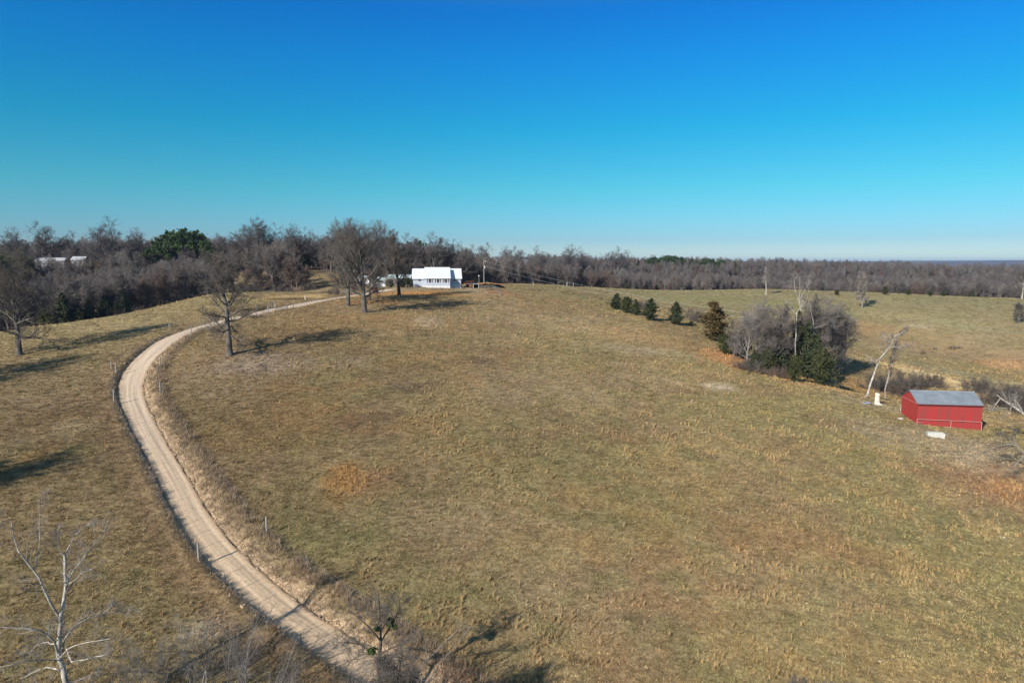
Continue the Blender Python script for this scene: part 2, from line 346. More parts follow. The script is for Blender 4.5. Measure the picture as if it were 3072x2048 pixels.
def ground_mat():
    m=bpy.data.materials.new('turf_and_soil'); m.use_nodes=True; nt=m.node_tree; b=nt.nodes['Principled BSDF']; N=nt.nodes.new; L=nt.links.new
    at=N('ShaderNodeAttribute'); at.attribute_name='gcol'; tc=N('ShaderNodeTexCoord')
    def noise(sc,det,dist=0):
        n=N('ShaderNodeTexNoise'); n.inputs['Scale'].default_value=sc; n.inputs['Detail'].default_value=det; n.inputs['Distortion'].default_value=dist; n.inputs['Roughness'].default_value=.65
        L(tc.outputs['Object'],n.inputs['Vector']); return n
    n1=noise(2.2,8,.6); n2=noise(.45,6,.8)
    def rng(n,a,b_,lo=.3,hi=.7):
        r=N('ShaderNodeMapRange'); r.inputs['From Min'].default_value=lo; r.inputs['From Max'].default_value=hi; r.inputs['To Min'].default_value=a; r.inputs['To Max'].default_value=b_; L(n.outputs['Fac'],r.inputs['Value']); return r
    r1=rng(n1,.45,1.55); r2=rng(n2,.8,1.22)
    mu=N('ShaderNodeMath'); mu.operation='MULTIPLY'; L(r1.outputs[0],mu.inputs[0]); L(r2.outputs[0],mu.inputs[1])
    vm=N('ShaderNodeVectorMath'); vm.operation='SCALE'; L(at.outputs['Color'],vm.inputs[0]); L(mu.outputs[0],vm.inputs['Scale'])
    L(vm.outputs[0],b.inputs['Base Color']); b.inputs['Roughness'].default_value=.95; b.inputs['Specular IOR Level'].default_value=.1
    n3=noise(3.5,10,.3); bn=N('ShaderNodeBump'); bn.inputs['Strength'].default_value=.9; bn.inputs['Distance'].default_value=.12
    L(n3.outputs['Fac'],bn.inputs['Height']); L(bn.outputs['Normal'],b.inputs['Normal'])
    return m
gme.materials.append(ground_mat())
go=obj('ground',gme); tag(go,'rolling pasture of short dry olive and tawny grass over the whole hill','ground',kind='structure')
# ------------------------------------------------------------------ driveway sheet
def road_sheet():
    na=17; s=np.linspace(-1,1,na); n=len(RC)
    zc=smooth(zbase(RC[:,0],RC[:,1])[:,None],30)[:,0]-carve_t(RT)
    X=RC[:,0][:,None]+RN[:,0][:,None]*s*(RC[:,2]/2+.12)[:,None]; Y=RC[:,1][:,None]+RN[:,1][:,None]*s*(RC[:,2]/2+.12)[:,None]
    edge=.22*(fbm(X.ravel(),Y.ravel(),.9,201,3).reshape(X.shape)-.5)*(np.abs(s)>.93)
    X+=RN[:,0][:,None]*edge*2; Y+=RN[:,1][:,None]*edge*2
    zl=zbase(X.ravel(),Y.ravel()).reshape(X.shape)-carve_t(RT)[:,None]
    Z=.5*zl+.5*zc[:,None]*1+.5*0
    Z=zl+.03*(1-s**2)-.035*np.exp(-((np.abs(s)-.45)/.14)**2)+.02*(fbm(X.ravel(),Y.ravel(),1.2,203,3).reshape(X.shape)-.5)+.03
    Z-= .10*(np.abs(s)>.97)
    i2=np.arange(n*na).reshape(n,na); F=np.stack([i2[:-1,:-1].ravel(),i2[:-1,1:].ravel(),i2[1:,1:].ravel(),i2[1:,:-1].ravel()],1)[:,::-1]
    me=np_mesh('driveway',np.stack([X.ravel(),Y.ravel(),Z.ravel()],1),F,None,True)
    a=me.attributes.new('across','FLOAT','POINT'); a.data.foreach_set('value',np.tile(s,n).astype(np.float32))
    a=me.attributes.new('along','FLOAT','POINT'); a.data.foreach_set('value',np.repeat(np.arange(n)*.5,na).astype(np.float32))
    m=bpy.data.materials.new('packed_gravel'); m.use_nodes=True; nt=m.node_tree; b=nt.nodes['Principled BSDF']; N=nt.nodes.new; L=nt.links.new
    ac=N('ShaderNodeAttribute'); ac.attribute_name='across'; al=N('ShaderNodeAttribute'); al.attribute_name='along'; tc=N('ShaderNodeTexCoord')
    # streaks along the drive
    cx=N('ShaderNodeCombineXYZ'); m1=N('ShaderNodeMath'); m1.operation='MULTIPLY'; m1.inputs[1].default_value=6; L(ac.outputs['Fac'],m1.inputs[0]); L(m1.outputs[0],cx.inputs[0])
    m2=N('ShaderNodeMath'); m2.operation='MULTIPLY'; m2.inputs[1].default_value=.08; L(al.outputs['Fac'],m2.inputs[0]); L(m2.outputs[0],cx.inputs[1])
    ns=N('ShaderNodeTexNoise'); ns.inputs['Scale'].default_value=1.0; ns.inputs['Detail'].default_value=5; L(cx.outputs[0],ns.inputs['Vector'])
    nf=N('ShaderNodeTexNoise'); nf.inputs['Scale'].default_value=3.5; nf.inputs['Detail'].default_value=10; nf.inputs['Roughness'].default_value=.75; L(tc.outputs['Object'],nf.inputs['Vector'])
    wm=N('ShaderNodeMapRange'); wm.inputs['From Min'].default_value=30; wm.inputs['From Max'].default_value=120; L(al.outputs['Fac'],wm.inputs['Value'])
    ramp=N('ShaderNodeValToRGB'); e=ramp.color_ramp.elements; e[0].position=.35; e[0].color=(.47,.375,.28,1); e[1].position=.62; e[1].color=(.63,.52,.40,1)
    L(ns.outputs['Fac'],ramp.inputs['Fac'])
    # loose paler stones towards the edges
    ab=N('ShaderNodeMath'); ab.operation='ABSOLUTE'; L(ac.outputs['Fac'],ab.inputs[0])
    er=N('ShaderNodeMapRange'); er.inputs['From Min'].default_value=.55; er.inputs['From Max'].default_value=.95; L(ab.outputs[0],er.inputs['Value'])
    mx=N('ShaderNodeMix'); mx.data_type='RGBA'; L(er.outputs[0],mx.inputs['Factor']); L(ramp.outputs['Color'],mx.inputs['A']); mx.inputs['B'].default_value=(.60,.45,.31,1)
    fr=N('ShaderNodeMapRange'); fr.inputs['From Min'].default_value=.3; fr.inputs['From Max'].default_value=.7; fr.inputs['To Min'].default_value=.72; fr.inputs['To Max'].default_value=1.25; L(nf.outputs['Fac'],fr.inputs['Value'])
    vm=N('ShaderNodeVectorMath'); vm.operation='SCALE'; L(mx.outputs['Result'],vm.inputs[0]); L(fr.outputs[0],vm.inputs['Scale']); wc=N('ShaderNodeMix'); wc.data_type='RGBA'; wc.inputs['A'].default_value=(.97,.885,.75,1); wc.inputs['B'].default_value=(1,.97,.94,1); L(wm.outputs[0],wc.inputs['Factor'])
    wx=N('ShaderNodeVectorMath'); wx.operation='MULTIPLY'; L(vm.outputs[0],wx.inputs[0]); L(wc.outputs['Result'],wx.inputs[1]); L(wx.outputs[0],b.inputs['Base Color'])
    b.inputs['Roughness'].default_value=.95; b.inputs['Specular IOR Level'].default_value=.15
    bn=N('ShaderNodeBump'); bn.inputs['Strength'].default_value=.6; bn.inputs['Distance'].default_value=.05; L(nf.outputs['Fac'],bn.inputs['Height']); L(bn.outputs['Normal'],b.inputs['Normal'])
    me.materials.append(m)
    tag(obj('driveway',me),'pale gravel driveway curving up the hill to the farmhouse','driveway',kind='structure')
road_sheet()
# ------------------------------------------------------------------ pond
def pond():
    n=48; mb=MB(); vs=[]
    for k in range(n):
        a=2*math.pi*k/n; X=PR[0]*1.25*math.cos(a); Y=PR[1]*1.25*math.sin(a)
        vs.append((PONDC[0]+X*math.cos(PA)-Y*math.sin(PA),PONDC[1]+X*math.sin(PA)+Y*math.cos(PA),PZ-.05))
    mb.add(vs,[tuple(range(n))])
    m=mat('pond_water',(.07,.055,.035),.06,None,(1.5,.15,.02),.5)
    tag(mb.build('pond',m),'small brown farm pond behind the driveway gate','pond',kind='structure')
pond()
# ------------------------------------------------------------------ instanced stuff
def scatter(name,protos,P,rot,scl,idx,color=None,label=None,cat=None,tilt=None):
    """one object whose points carry copies of small meshes"""
    me=bpy.data.meshes.new(name); me.vertices.add(len(P)); me.vertices.foreach_set('co',np.ascontiguousarray(P,np.float32).ravel())
    def at(nm,typ,dat,key='value'):
        a=me.attributes.new(nm,typ,'POINT'); a.data.foreach_set(key,dat)
    rv=np.zeros((len(P),3),np.float32); rv[:,2]=rot
    if tilt is not None: rv[:,:2]=tilt
    at('rot','FLOAT_VECTOR',rv.ravel(),'vector')
    sc=np.asarray(scl,np.float32)
    if sc.ndim==1: sc=np.repeat(sc[:,None],3,1)
    at('scl','FLOAT_VECTOR',np.ascontiguousarray(sc).ravel(),'vector'); at('idx','INT',np.asarray(idx,np.int32))
    if color is not None: at('tint','FLOAT_COLOR',np.c_[color,np.ones(len(P))].astype(np.float32).ravel(),'color')
    c=bpy.data.collections.new(name+'_kinds')
    for k,pm in enumerate(protos):
        c.objects.link(bpy.data.objects.new('%s_kind_%02d'%(name,k),pm))
    o=obj(name,me); ng=bpy.data.node_groups.new(name,'GeometryNodeTree')
    ng.interface.new_socket('Geometry',in_out='INPUT',socket_type='NodeSocketGeometry'); ng.interface.new_socket('Geometry',in_out='OUTPUT',socket_type='NodeSocketGeometry')
    N=ng.nodes.new; L=ng.links.new
    gi=N('NodeGroupInput'); go_=N('NodeGroupOutput'); ip=N('GeometryNodeInstanceOnPoints'); ci=N('GeometryNodeCollectionInfo')
    ci.inputs['Collection'].default_value=c; ci.inputs['Separate Children'].default_value=True; ci.inputs['Reset Children'].default_value=True
    def na(nm,t):
        a=N('GeometryNodeInputNamedAttribute'); a.data_type=t; a.inputs['Name'].default_value=nm
        return [s for s in a.outputs if s.name=='Attribute' and s.enabled][0]
    L(gi.outputs[0],ip.inputs['Points']); L(ci.outputs[0],ip.inputs['Instance']); ip.inputs['Pick Instance'].default_value=True
    L(na('idx','INT'),ip.inputs['Instance Index'])
    er=N('FunctionNodeEulerToRotation'); L(na('rot','FLOAT_VECTOR'),er.inputs[0]); L(er.outputs[0],ip.inputs['Rotation'])
    L(na('scl','FLOAT_VECTOR'),ip.inputs['Scale']); L(ip.outputs[0],go_.inputs[0])
    md=o.modifiers.new('scatter','NODES'); md.node_group=ng
    return tag(o,label,cat,kind='stuff')
def tint_mat(name,rough=.9,var=.25,transl=0):
    m=bpy.data.materials.new(name); m.use_nodes=True; nt=m.node_tree; b=nt.nodes['Principled BSDF']
    a=nt.nodes.new('ShaderNodeAttribute'); a.attribute_type='INSTANCER'; a.attribute_name='tint'
    nt.links.new(a.outputs['Color'],b.inputs['Base Color']); b.inputs['Roughness'].default_value=rough; b.inputs['Specular IOR Level'].default_value=.1
    return m
MG=tint_mat('grass_blades')
def tuft(name,n,spread,h,w,seed,droop=.5,segs=2):
    r=np.random.default_rng(seed); V=[];F=[]
    for i in range(n):
        a=r.uniform(0,2*math.pi); rr=spread*math.sqrt(r.uniform(0,1))*.5; bx,by=rr*math.cos(a),rr*math.sin(a)
        a2=a+r.normal(0,.7); L=h*r.uniform(.55,1.15); dr=droop*r.uniform(.5,1.4)*L; ww=w*r.uniform(.7,1.3)
        px,py=-math.sin(a2+r.normal(0,.9)),math.cos(a2); b=len(V)
        for k in range(segs+1):
            s=k/segs; x=bx+math.cos(a2)*dr*s*s; y=by+math.sin(a2)*dr*s*s; z=L*(s-.25*s*s*droop)-.03; wk=ww*(1-.75*s)
            V+=[(x-px*wk,y-py*wk,z),(x+px*wk,y+py*wk,z)]
        for k in range(segs): F.append((b+2*k,b+2*k+1,b+2*k+3,b+2*k+2))
    me=bpy.data.meshes.new(name); me.from_pydata(V,[],F); me.materials.append(MG); return me
short=[tuft('tuft',16,.55,.17,.022,s,1.0) for s in range(4)]
tall=[tuft('sedge',22,.24,.56,.018,s+20,.28) for s in range(3)]
weed=[tuft('weed',18,.5,.55,.012,s+40,.5) for s in range(3)]
def grass():
    P=[];K=[];SCL=[]
    def zone(t0,t1,dens,scale,umin=-.80,umax=.80):
        n=int((t1*t1-t0*t0)/2*(umax-umin)*dens)
        t=np.sqrt(RNG.uniform(t0*t0,t1*t1,n)); xc=RNG.uniform(umin,umax,n); return xc*t,t,np.full(n,scale)
    for z in [(36,62,15,.95),(62,90,11,1.05),(90,130,6,1.3),(130,200,2.4,1.8),(200,345,.55,3.0)]:
        x,y,s=zone(*z); P.append(np.c_[x,y]); SCL.append(s)
    P=np.vstack(P); s=np.concatenate(SCL); x,y=P.T
    d,sd,j=road_d(x,y)
    keep=(d>.30+.75*(sd>0)*RNG.uniform(0,1,len(d)))&(forest_mask(x,y)<.5)
    q=np.hypot((x-PONDC[0])/PR[0],(y-PONDC[1])/PR[1]); keep&=q>1.15
    for hx,hy,hr in NOGRASS: keep&=np.hypot(x-hx,y-hy)>hr
    bare=np.zeros(len(x))
    x,y,s,d,sd=x[keep],y[keep],s[keep],d[keep],sd[keep]
    c=gcol(x,y); n=len(x)
    lum=c.sum(1); bare=lum>1.02
    k=~(bare&(RNG.uniform(0,1,n)<.6)); x,y,s,d,sd,c=x[k],y[k],s[k],d[k],sd[k],c[k]; n=len(x)
    # tall tawny sedge where the colour noise says so
    oran=c[:,0]/(c[:,1]+1e-6)-.03
    clump=fbm(x,y,2.0,301,3); reg=fbm(x,y,30,303,3)
    orpatch=sstep(1.48,1.66,oran)
    ptall=np.clip(.03+.8*orpatch+.9*sstep(.54,.66,clump)*sstep(.40,.60,reg),0,.9)*(s<2.5)*.6
    tl=RNG.uniform(0,1,n)<ptall
    road_w=(d<np.where(sd>0,3.0,1.5))&(RNG.uniform(0,1,n)<.7)&(y<150)
    idx=RNG.integers(0,4,n); idx=np.where(tl,4+RNG.integers(0,3,n),idx); idx=np.where(road_w,7+RNG.integers(0,3,n),idx)
    br=RNG.uniform(.5,1.9,n)[:,None]
    lowf=(.72+.6*fbm(x,y,1.7,305,2))[:,None]
    c=c*br*lowf*np.c_[RNG.uniform(.93,1.1,n),np.ones(n),RNG.uniform(.85,1.1,n)]
    strw=np.array([.55,.36,.175])*RNG.uniform(.65,1.25,n)[:,None]
    c=np.where(tl[:,None],c*.5+strw*.50*(1+np.outer(orpatch,[.0,-.14,-.28])),c)
    wd=np.array([.33,.255,.195])*RNG.uniform(.4,1.4,n)[:,None]*np.where(sd>0,1,.6)[:,None]; c=np.where(road_w[:,None],.45*c+.55*wd,c)  # left-bank weeds tinted darker, painting in the shadow strip beside the drive
    sz=s*RNG.uniform(.6,1.35,n); sz=np.where(tl,np.sqrt(s)*.62*RNG.uniform(.5,1.35,n),sz); sz=np.where(road_w,np.minimum(s,1.2)*RNG.uniform(.5,1.25,n)*np.where(sd>0,1,.75),sz)
    sc3=np.c_[sz,sz,np.where(tl|road_w,sz,np.minimum(sz,1.2)*RNG.uniform(.5,1.3,n))]
    z=ground(x,y)
    scatter('grass',short+tall+weed,np.c_[x,y,z],RNG.uniform(0,6.28,n),sc3,idx,np.clip(c,.01,.85),'short winter grass with tawny sedge tufts covering the pasture','grass')
    print('grass',n)
def rubble():
    """loose stones on the cut bank and along both edges"""
    ms=[]
    mm=tint_mat('loose_stone',.95)
    for sdd in range(4):
        r=np.random.default_rng(sdd+70); 
        import bmesh
        bm=bmesh.new(); bmesh.ops.create_icosphere(bm,subdivisions=1,radius=.5)
        for v in bm.verts: v.co=Vector((v.co.x*1.2,v.co.y*r.uniform(.7,1),v.co.z*.6))*r.uniform(.75,1.2)
        me=bpy.data.meshes.new('stone'); bm.to_mesh(me); me.materials.append(mm); ms.append(me)
    n=24000; i=RNG.integers(2,len(RC)-2,n); k=(RT[i]<140); i=i[k]; n=len(i)
    left=RNG.uniform(0,1,n)<.30
    off=np.where(left,-(RC[i,2]/2+RNG.normal(.15,.30,n)),RC[i,2]/2+RNG.gamma(2.0,.27,n)-.2)
    x=RC[i,0]+RN[i,0]*off+RNG.uniform(-.25,.25,n); y=RC[i,1]+RN[i,1]*off+RNG.uniform(-.25,.25,n)
    z=ground(x,y)+.02; s=RNG.gamma(2.0,.045,n)+.03; s=np.minimum(s,.42)
    c=np.array([.52,.38,.25])*RNG.uniform(.4,1.25,n)[:,None]
    scatter('rubble',ms,np.c_[x,y,z],RNG.uniform(0,6.28,n),s,RNG.integers(0,4,n),np.clip(c,0,.8),'loose tan stones and clods along the driveway edges','stones',tilt=RNG.uniform(-.5,.5,(n,2)))
rubble()
# ------------------------------------------------------------------ trees
def nrm(v): return v/np.maximum(np.linalg.norm(v,axis=-1,keepdims=True),1e-9)
def grow(P,Rd,per,tr,ang,lenf,K,up,wob,rr,rng,tip=.35,minr=.004,tk=1.0):
    """children of polylines P (n,K0,3): per children each"""
    n,K0,_=P.shape; t=tr[0]+(tr[1]-tr[0])*(np.arange(per)[None]+rng.uniform(0,1,(n,per)))/per
    f=t*(K0-1); i=np.minimum(f.astype(int),K0-2); w=(f-i)[...,None]; ar=np.arange(n)[:,None]
    B=P[ar,i]*(1-w)+P[ar,i+1]*w; T=nrm(P[ar,i+1]-P[ar,i]); r=(Rd[ar,i]*(1-w[...,0])+Rd[ar,i+1]*w[...,0])
    L=np.linalg.norm(P[:,-1]-P[:,0],axis=1)[:,None]*np.ones((n,per))
    B=B.reshape(-1,3);T=T.reshape(-1,3);r=r.ravel();t=t.ravel();L=L.ravel(); m=len(B)
    rv=nrm(rng.normal(size=(m,3))); pr=nrm(np.cross(T,rv)); a=np.radians(rng.normal(ang[0],ang[1],m))[:,None]
    D=nrm(T*np.cos(a)+pr*np.sin(a)); ln=lenf(t,L,rng)
    rad0=np.maximum(np.minimum(r*rr,(ln*.04+.004)*tk),minr)
    Q=np.zeros((m,K,3)); Q[:,0]=B; st=(ln/(K-1))[:,None]
    for k in range(1,K):
        D=nrm(D+np.array([0,0,up])+rng.normal(0,wob,(m,3))); Q[:,k]=Q[:,k-1]+D*st
    s=np.linspace(0,1,K)[None]; RR=rad0[:,None]*(1-(1-tip)*s); 
    return Q,RR
def tubes(P,Rd,S):
    n,K,_=P.shape; T=np.zeros_like(P); T[:,1:-1]=P[:,2:]-P[:,:-2]; T[:,0]=P[:,1]-P[:,0]; T[:,-1]=P[:,-1]-P[:,-2]; T=nrm(T)
    ref=np.where(np.abs(T[:,:1,2:3])<.8,np.array([0,0,1.]),np.array([1.,0,0])); A=nrm(np.cross(T,np.broadcast_to(ref,T.shape))); Bn=np.cross(T,A)
    th=2*np.pi*np.arange(S)/S; V=P[:,:,None]+(A[:,:,None]*np.cos(th)[None,None,:,None]+Bn[:,:,None]*np.sin(th)[None,None,:,None])*Rd[:,:,None,None]
    b=(np.arange(n)*K*S)[:,None,None]; k=(np.arange(K-1)*S)[None,:,None]; s=np.arange(S)[None,None]; s2=(s+1)%S
    F=np.stack([b+k+s,b+k+s2,b+k+S+s2,b+k+S+s],-1).reshape(-1,4); return V.reshape(-1,3),F
def merge(parts):
    V=[];F=[];o=0
    for v,f in parts: V.append(v);F.append(f+o);o+=len(v)
    return np.vstack(V),np.vstack(F)
def bark(name,c1,c2,sc=1.5,rough=.9):
    m=mat(name,c1,rough,(sc,c2,.18),(9,.6,.04),.15); return m
M_oak=bark('grey_oak_bark',(.06,.052,.045),(.17,.152,.135),.9)
M_twig=bark('twig_bark',(.09,.078,.068),(.18,.157,.137),.6)
M_forest=bark('forest_bark',(.122,.104,.096),(.228,.198,.182),.25)
M_forest2=bark('pale_forest_bark',(.172,.152,.138),(.32,.288,.262),.25)
M_forest3=bark('brown_forest_bark',(.135,.098,.08),(.21,.16,.13),.3)
M_dark=bark('dark_bark',(.045,.038,.033),(.11,.095,.08),.8)
M_sky=bark('dark_crown_bark',(.075,.067,.064),(.17,.152,.145),.3)
M_syc=bark('pale_sycamore_bark',(.20,.175,.15),(.56,.52,.46),2.6)
M_syct=bark('pale_twig_bark',(.20,.175,.155),(.36,.325,.29),.8)
def bare_tree(seed,H,r0,cb=.25,spread=6,nl=18,n2=9,n3=7,n4=5,mats=(None,None),up=.10,low_ang=85,top_ang=30,twig=.010,lean=(0,0),lowdroop=0,trunk_wob=.05,crown_pow=.5,limb_r=.5,sh=1.0,maxs=.98,tf=.76,thick=1.0):
    rng=np.random.default_rng(seed); K=14; s=np.linspace(0,1,K)
    T=np.zeros((1,K,3)); d=np.array([lean[0],lean[1],1.]); p=np.zeros(3)
    for k in range(1,K):
        d=nrm(d+rng.normal(0,trunk_wob,3)*np.array([1,1,.2])+np.array([0,0,.12])); p=p+d*H*tf/(K-1); T[0,k]=p
    TR=(r0*(1-.93*s)**.85+.02)[None]; TR[0,0]*=1.45; TR[0,1]*=1.05; T[0,1]*= .5; T[0,0,2]=-.4
    # limbs
    t=cb+(maxs-cb)*((np.arange(nl)+rng.uniform(0,1,nl))/nl)**sh
    f=t*(K-1); i=np.minimum(f.astype(int),K-2); w=(f-i)[:,None]; B=T[0,i]*(1-w)+T[0,i+1]*w; r=np.interp(t,s,TR[0])
    az=np.arange(nl)*2.4+rng.uniform(-.6,.6,nl); q=(t-cb)/(1-cb)
    an=np.radians(low_ang+(top_ang-low_ang)*q**.8+rng.normal(0,9,nl))
    D=np.stack([np.cos(az)*np.sin(an),np.sin(az)*np.sin(an),np.cos(an)],1)
    L=np.maximum(spread*np.clip(1-((q-.35)/.85)**2,.12,1)**crown_pow,(H*(1-tf)*1.0)*q)*rng.uniform(.75,1.15,nl)
    K1=9; Q=np.zeros((nl,K1,3)); Q[:,0]=B; st=(L/(K1-1))[:,None]
    for k in range(1,K1):
        u_=up-lowdroop*(q<.35)*(.5 if k<5 else -.3)
        D=nrm(D+np.stack([0*q,0*q,u_],1)+rng.normal(0,.13,(nl,3))); Q[:,k]=Q[:,k-1]+D*st
    r1=np.minimum(r*limb_r+.01,(L*.03+.015)*thick); R1=r1[:,None]*(1-.8*np.linspace(0,1,K1)[None])
    V0,F0=tubes(T,TR,10); V1,F1=tubes(Q,R1,6)
    trunk=np_mesh('trunk',*merge([(V0,F0),(V1,F1)]),mats[0],True)
    # top of the trunk also carries shoots
    Q2,R2=grow(Q,R1,n2,(.22,1.0),(48,13),lambda t,L,g:L*.5*(1.15-.65*t)*g.uniform(.6,1.2,len(t)),6,.06,.16,.6,rng,.3,twig*1.5,thick)
    Qt,Rt=grow(T,TR,n2,(.72,1.0),(35,12),lambda t,L,g:min(spread*.5,H*(1-tf)*.8)*(1.3-.6*t)*g.uniform(.6,1.2,len(t)),6,.10,.12,.5,rng,.3,twig*1.5,thick)
    Q2=np.vstack([Q2,Qt]);R2=np.vstack([R2,Rt])
    Q3,R3=grow(Q2,R2,n3,(.2,1.0),(45,15),lambda t,L,g:L*.52*(1.15-.6*t)*g.uniform(.6,1.25,len(t))+.15,4,.05,.2,.6,rng,.4,twig*1.15,thick)
    Q4,R4=grow(Q3,R3,n4,(.15,1.0),(42,16),lambda t,L,g:L*.55*(1.15-.5*t)*g.uniform(.6,1.3,len(t))+.12,3,.03,.2,.6,rng,.55,twig,thick)
    ps=[tubes(Q2,R2,4),tubes(Q3,R3,3),tubes(Q4,R4,3)]
    crown=np_mesh('crown',*merge(ps),mats[1])
    return trunk,crown
def cards(P,N_,size,rng,asp=1.7):
    n=len(P); a=nrm(np.cross(N_,nrm(rng.normal(size=(n,3))))); b=np.cross(N_,a); s=(size*rng.uniform(.6,1.3,n))[:,None]
    V=np.stack([P-a*s*asp*.5-b*s*.3,P+a*s*asp*.15-b*s*.5,P+a*s*asp*.6,P+a*s*.1+b*s*.5],1).reshape(-1,3)
    return V,np.arange(4*n).reshape(n,4)
def leafmat(name,c1,c2,c3=None,sc=1.3):
    m=mat(name,c1,.75,(sc,c2,.14),None,.15); return m
M_cedar=leafmat('cedar_foliage',(.030,.042,.022),(.070,.078,.034),sc=.9)
M_bronze=leafmat('bronzed_cedar_foliage',(.055,.048,.020),(.135,.085,.032),sc=.9)
M_pine=leafmat('pine_foliage',(.030,.052,.018),(.070,.105,.032),sc=.7)
M_olivec=leafmat('olive_cedar_foliage',(.034,.042,.017),(.072,.076,.028),sc=.8)
def conifer(seed,H,Rm,mats,nb=90,per=55,size=.26,base=.04,shape=.8,upang=25,irr=.35,pine=False):
    rng=np.random.default_rng(seed); h=base+(1-base)*((np.arange(nb)+rng.uniform(0,1,nb))/nb)**(1.0 if not pine else .8)
    az=rng.uniform(0,2*np.pi,nb); lob=1+irr*np.sin(az*3+seed)+rng.normal(0,irr*.5,nb)
    q=(h-base)/(1-base)
    env=(1-q)**shape*np.clip(.35+q*6,0,1) if not pine else np.clip(1-((q-.35)/.68)**2,.05,1)**.6
    L=Rm*env*np.clip(lob,.35,1.6)+.12
    K=5; el=np.radians(upang+rng.normal(0,10,nb)-(20 if pine else 0)*(1-q)); D=np.stack([np.cos(az)*np.cos(el),np.sin(az)*np.cos(el),np.sin(el)],1)
    Q=np.zeros((nb,K,3)); Q[:,0,2]=h*H*.97
    for k in range(1,K):
        D=nrm(D+np.array([0,0,.08])+rng.normal(0,.08,(nb,3))); Q[:,k]=Q[:,k-1]+D*(L/(K-1))[:,None]
    T=np.zeros((1,8,3)); s=np.linspace(0,1,8); T[0,:,2]=s*H*.97; T[0,0,2]=-.3; TR=(H*.016*(1-s)+.02)[None]
    RB=np.full((nb,K),.02)*np.linspace(1.5,.5,K)[None]
    trunk=np_mesh('trunk',*merge([tubes(T,TR,8),tubes(Q,RB,3)]),mats[0],True)
    bi=np.repeat(np.arange(nb),per); tt=rng.uniform(.30 if not pine else .45,1.08,len(bi)); f=np.clip(tt,0,1)*(K-1); i=np.minimum(f.astype(int),K-2); w=(f-i)[:,None]
    P=Q[bi,i]*(1-w)+Q[bi,i+1]*w; sp=(.10+.17*(L[bi]))[:,None]
    if pine: sp=sp*1.15
    P=P+rng.normal(0,1,P.shape)*sp*np.array([.75,.75,.55]); 
    k_=rng.uniform(0,1,len(P))<np.clip(L[bi]/Rm*1.6+.25,0,1); P=P[k_]; 
    P=P[P[:,2]>.05]
    Nn=nrm(rng.normal(size=P.shape)+np.array([0,0,.5])+nrm(P*np.array([1,1,0]))*.5)
    V,F=cards(P,Nn,size,rng); crown=np_mesh('crown',V,F,mats[1])
    return trunk,crown
def brush(seed,H,W,stems=14,mats=None,twig=.008,n1=7,n2=6,n3=0,ang=30):
    """many stems from one root, returned as (stems, twigs)"""
    rng=np.random.default_rng(seed); K=7; az=rng.uniform(0,6.28,stems); rr=np.sqrt(rng.uniform(0,1,stems))*W*.32
    Q=np.zeros((stems,K,3)); Q[:,0,0]=np.cos(az)*rr; Q[:,0,1]=np.sin(az)*rr; Q[:,0,2]=-.15
    a=np.radians(np.abs(rng.normal(ang*.6,ang*.5,stems))); D=np.stack([np.cos(az)*np.sin(a),np.sin(az)*np.sin(a),np.cos(a)],1); L=H*rng.uniform(.55,1.05,stems)
    for k in range(1,K):
        D=nrm(D+np.array([0,0,.03])+rng.normal(0,.10,(stems,3))); Q[:,k]=Q[:,k-1]+D*(L/(K-1))[:,None]
    R1=(L*.008+.006)[:,None]*(1-.75*np.linspace(0,1,K)[None])
    st=np_mesh('stem',*tubes(Q,R1,5),mats[0],True)
    Q2,R2=grow(Q,R1,n1,(.15,1.0),(38,14),lambda t,L,g:L*.42*(1.2-.7*t)*g.uniform(.6,1.2,len(t)),5,.05,.16,.6,rng,.35,twig)
    Q3,R3=grow(Q2,R2,n2,(.15,1.0),(40,14),lambda t,L,g:L*.5*(1.2-.6*t)*g.uniform(.6,1.2,len(t))+.08,3,.03,.2,.6,rng,.5,twig*.8)
    ps=[tubes(Q2,R2,3),tubes(Q3,R3,3)]
    if n3:
        Q4,R4=grow(Q3,R3,n3,(.15,1.0),(40,14),lambda t,L,g:L*.5*g.uniform(.6,1.2,len(t))+.08,3,.03,.2,.6,rng,.5,twig*.7); ps.append(tubes(Q4,R4,3))
    tw=np_mesh('twigs',*merge(ps),mats[1])
    return st,tw
def put(name,meshes,x,y,rz,sc,label,cat='tree',group=None,names=('trunk','crown'),z=None,tilt=None):
    zz=gz(x,y) if z is None else z
    e=empty(name,(x,y,zz),rz,label,cat,group); e.scale=(sc,sc,sc) if not hasattr(sc,'__len__') else sc
    if tilt: e.rotation_euler=(tilt[0],tilt[1],rz)
    for nm,me in zip(names,meshes):
        if me is not None: obj(nm,me,e)
    return e
def hof(u,vb,vt,t): return (vb-vt)*t/FPX     # height of something t away
def at_top(u,vtop,t):
    a,b,c=ray(u,vtop); x,y=a*t,b*t; z=gz(x,y); return x,y,z,CAMZ+c*t-z
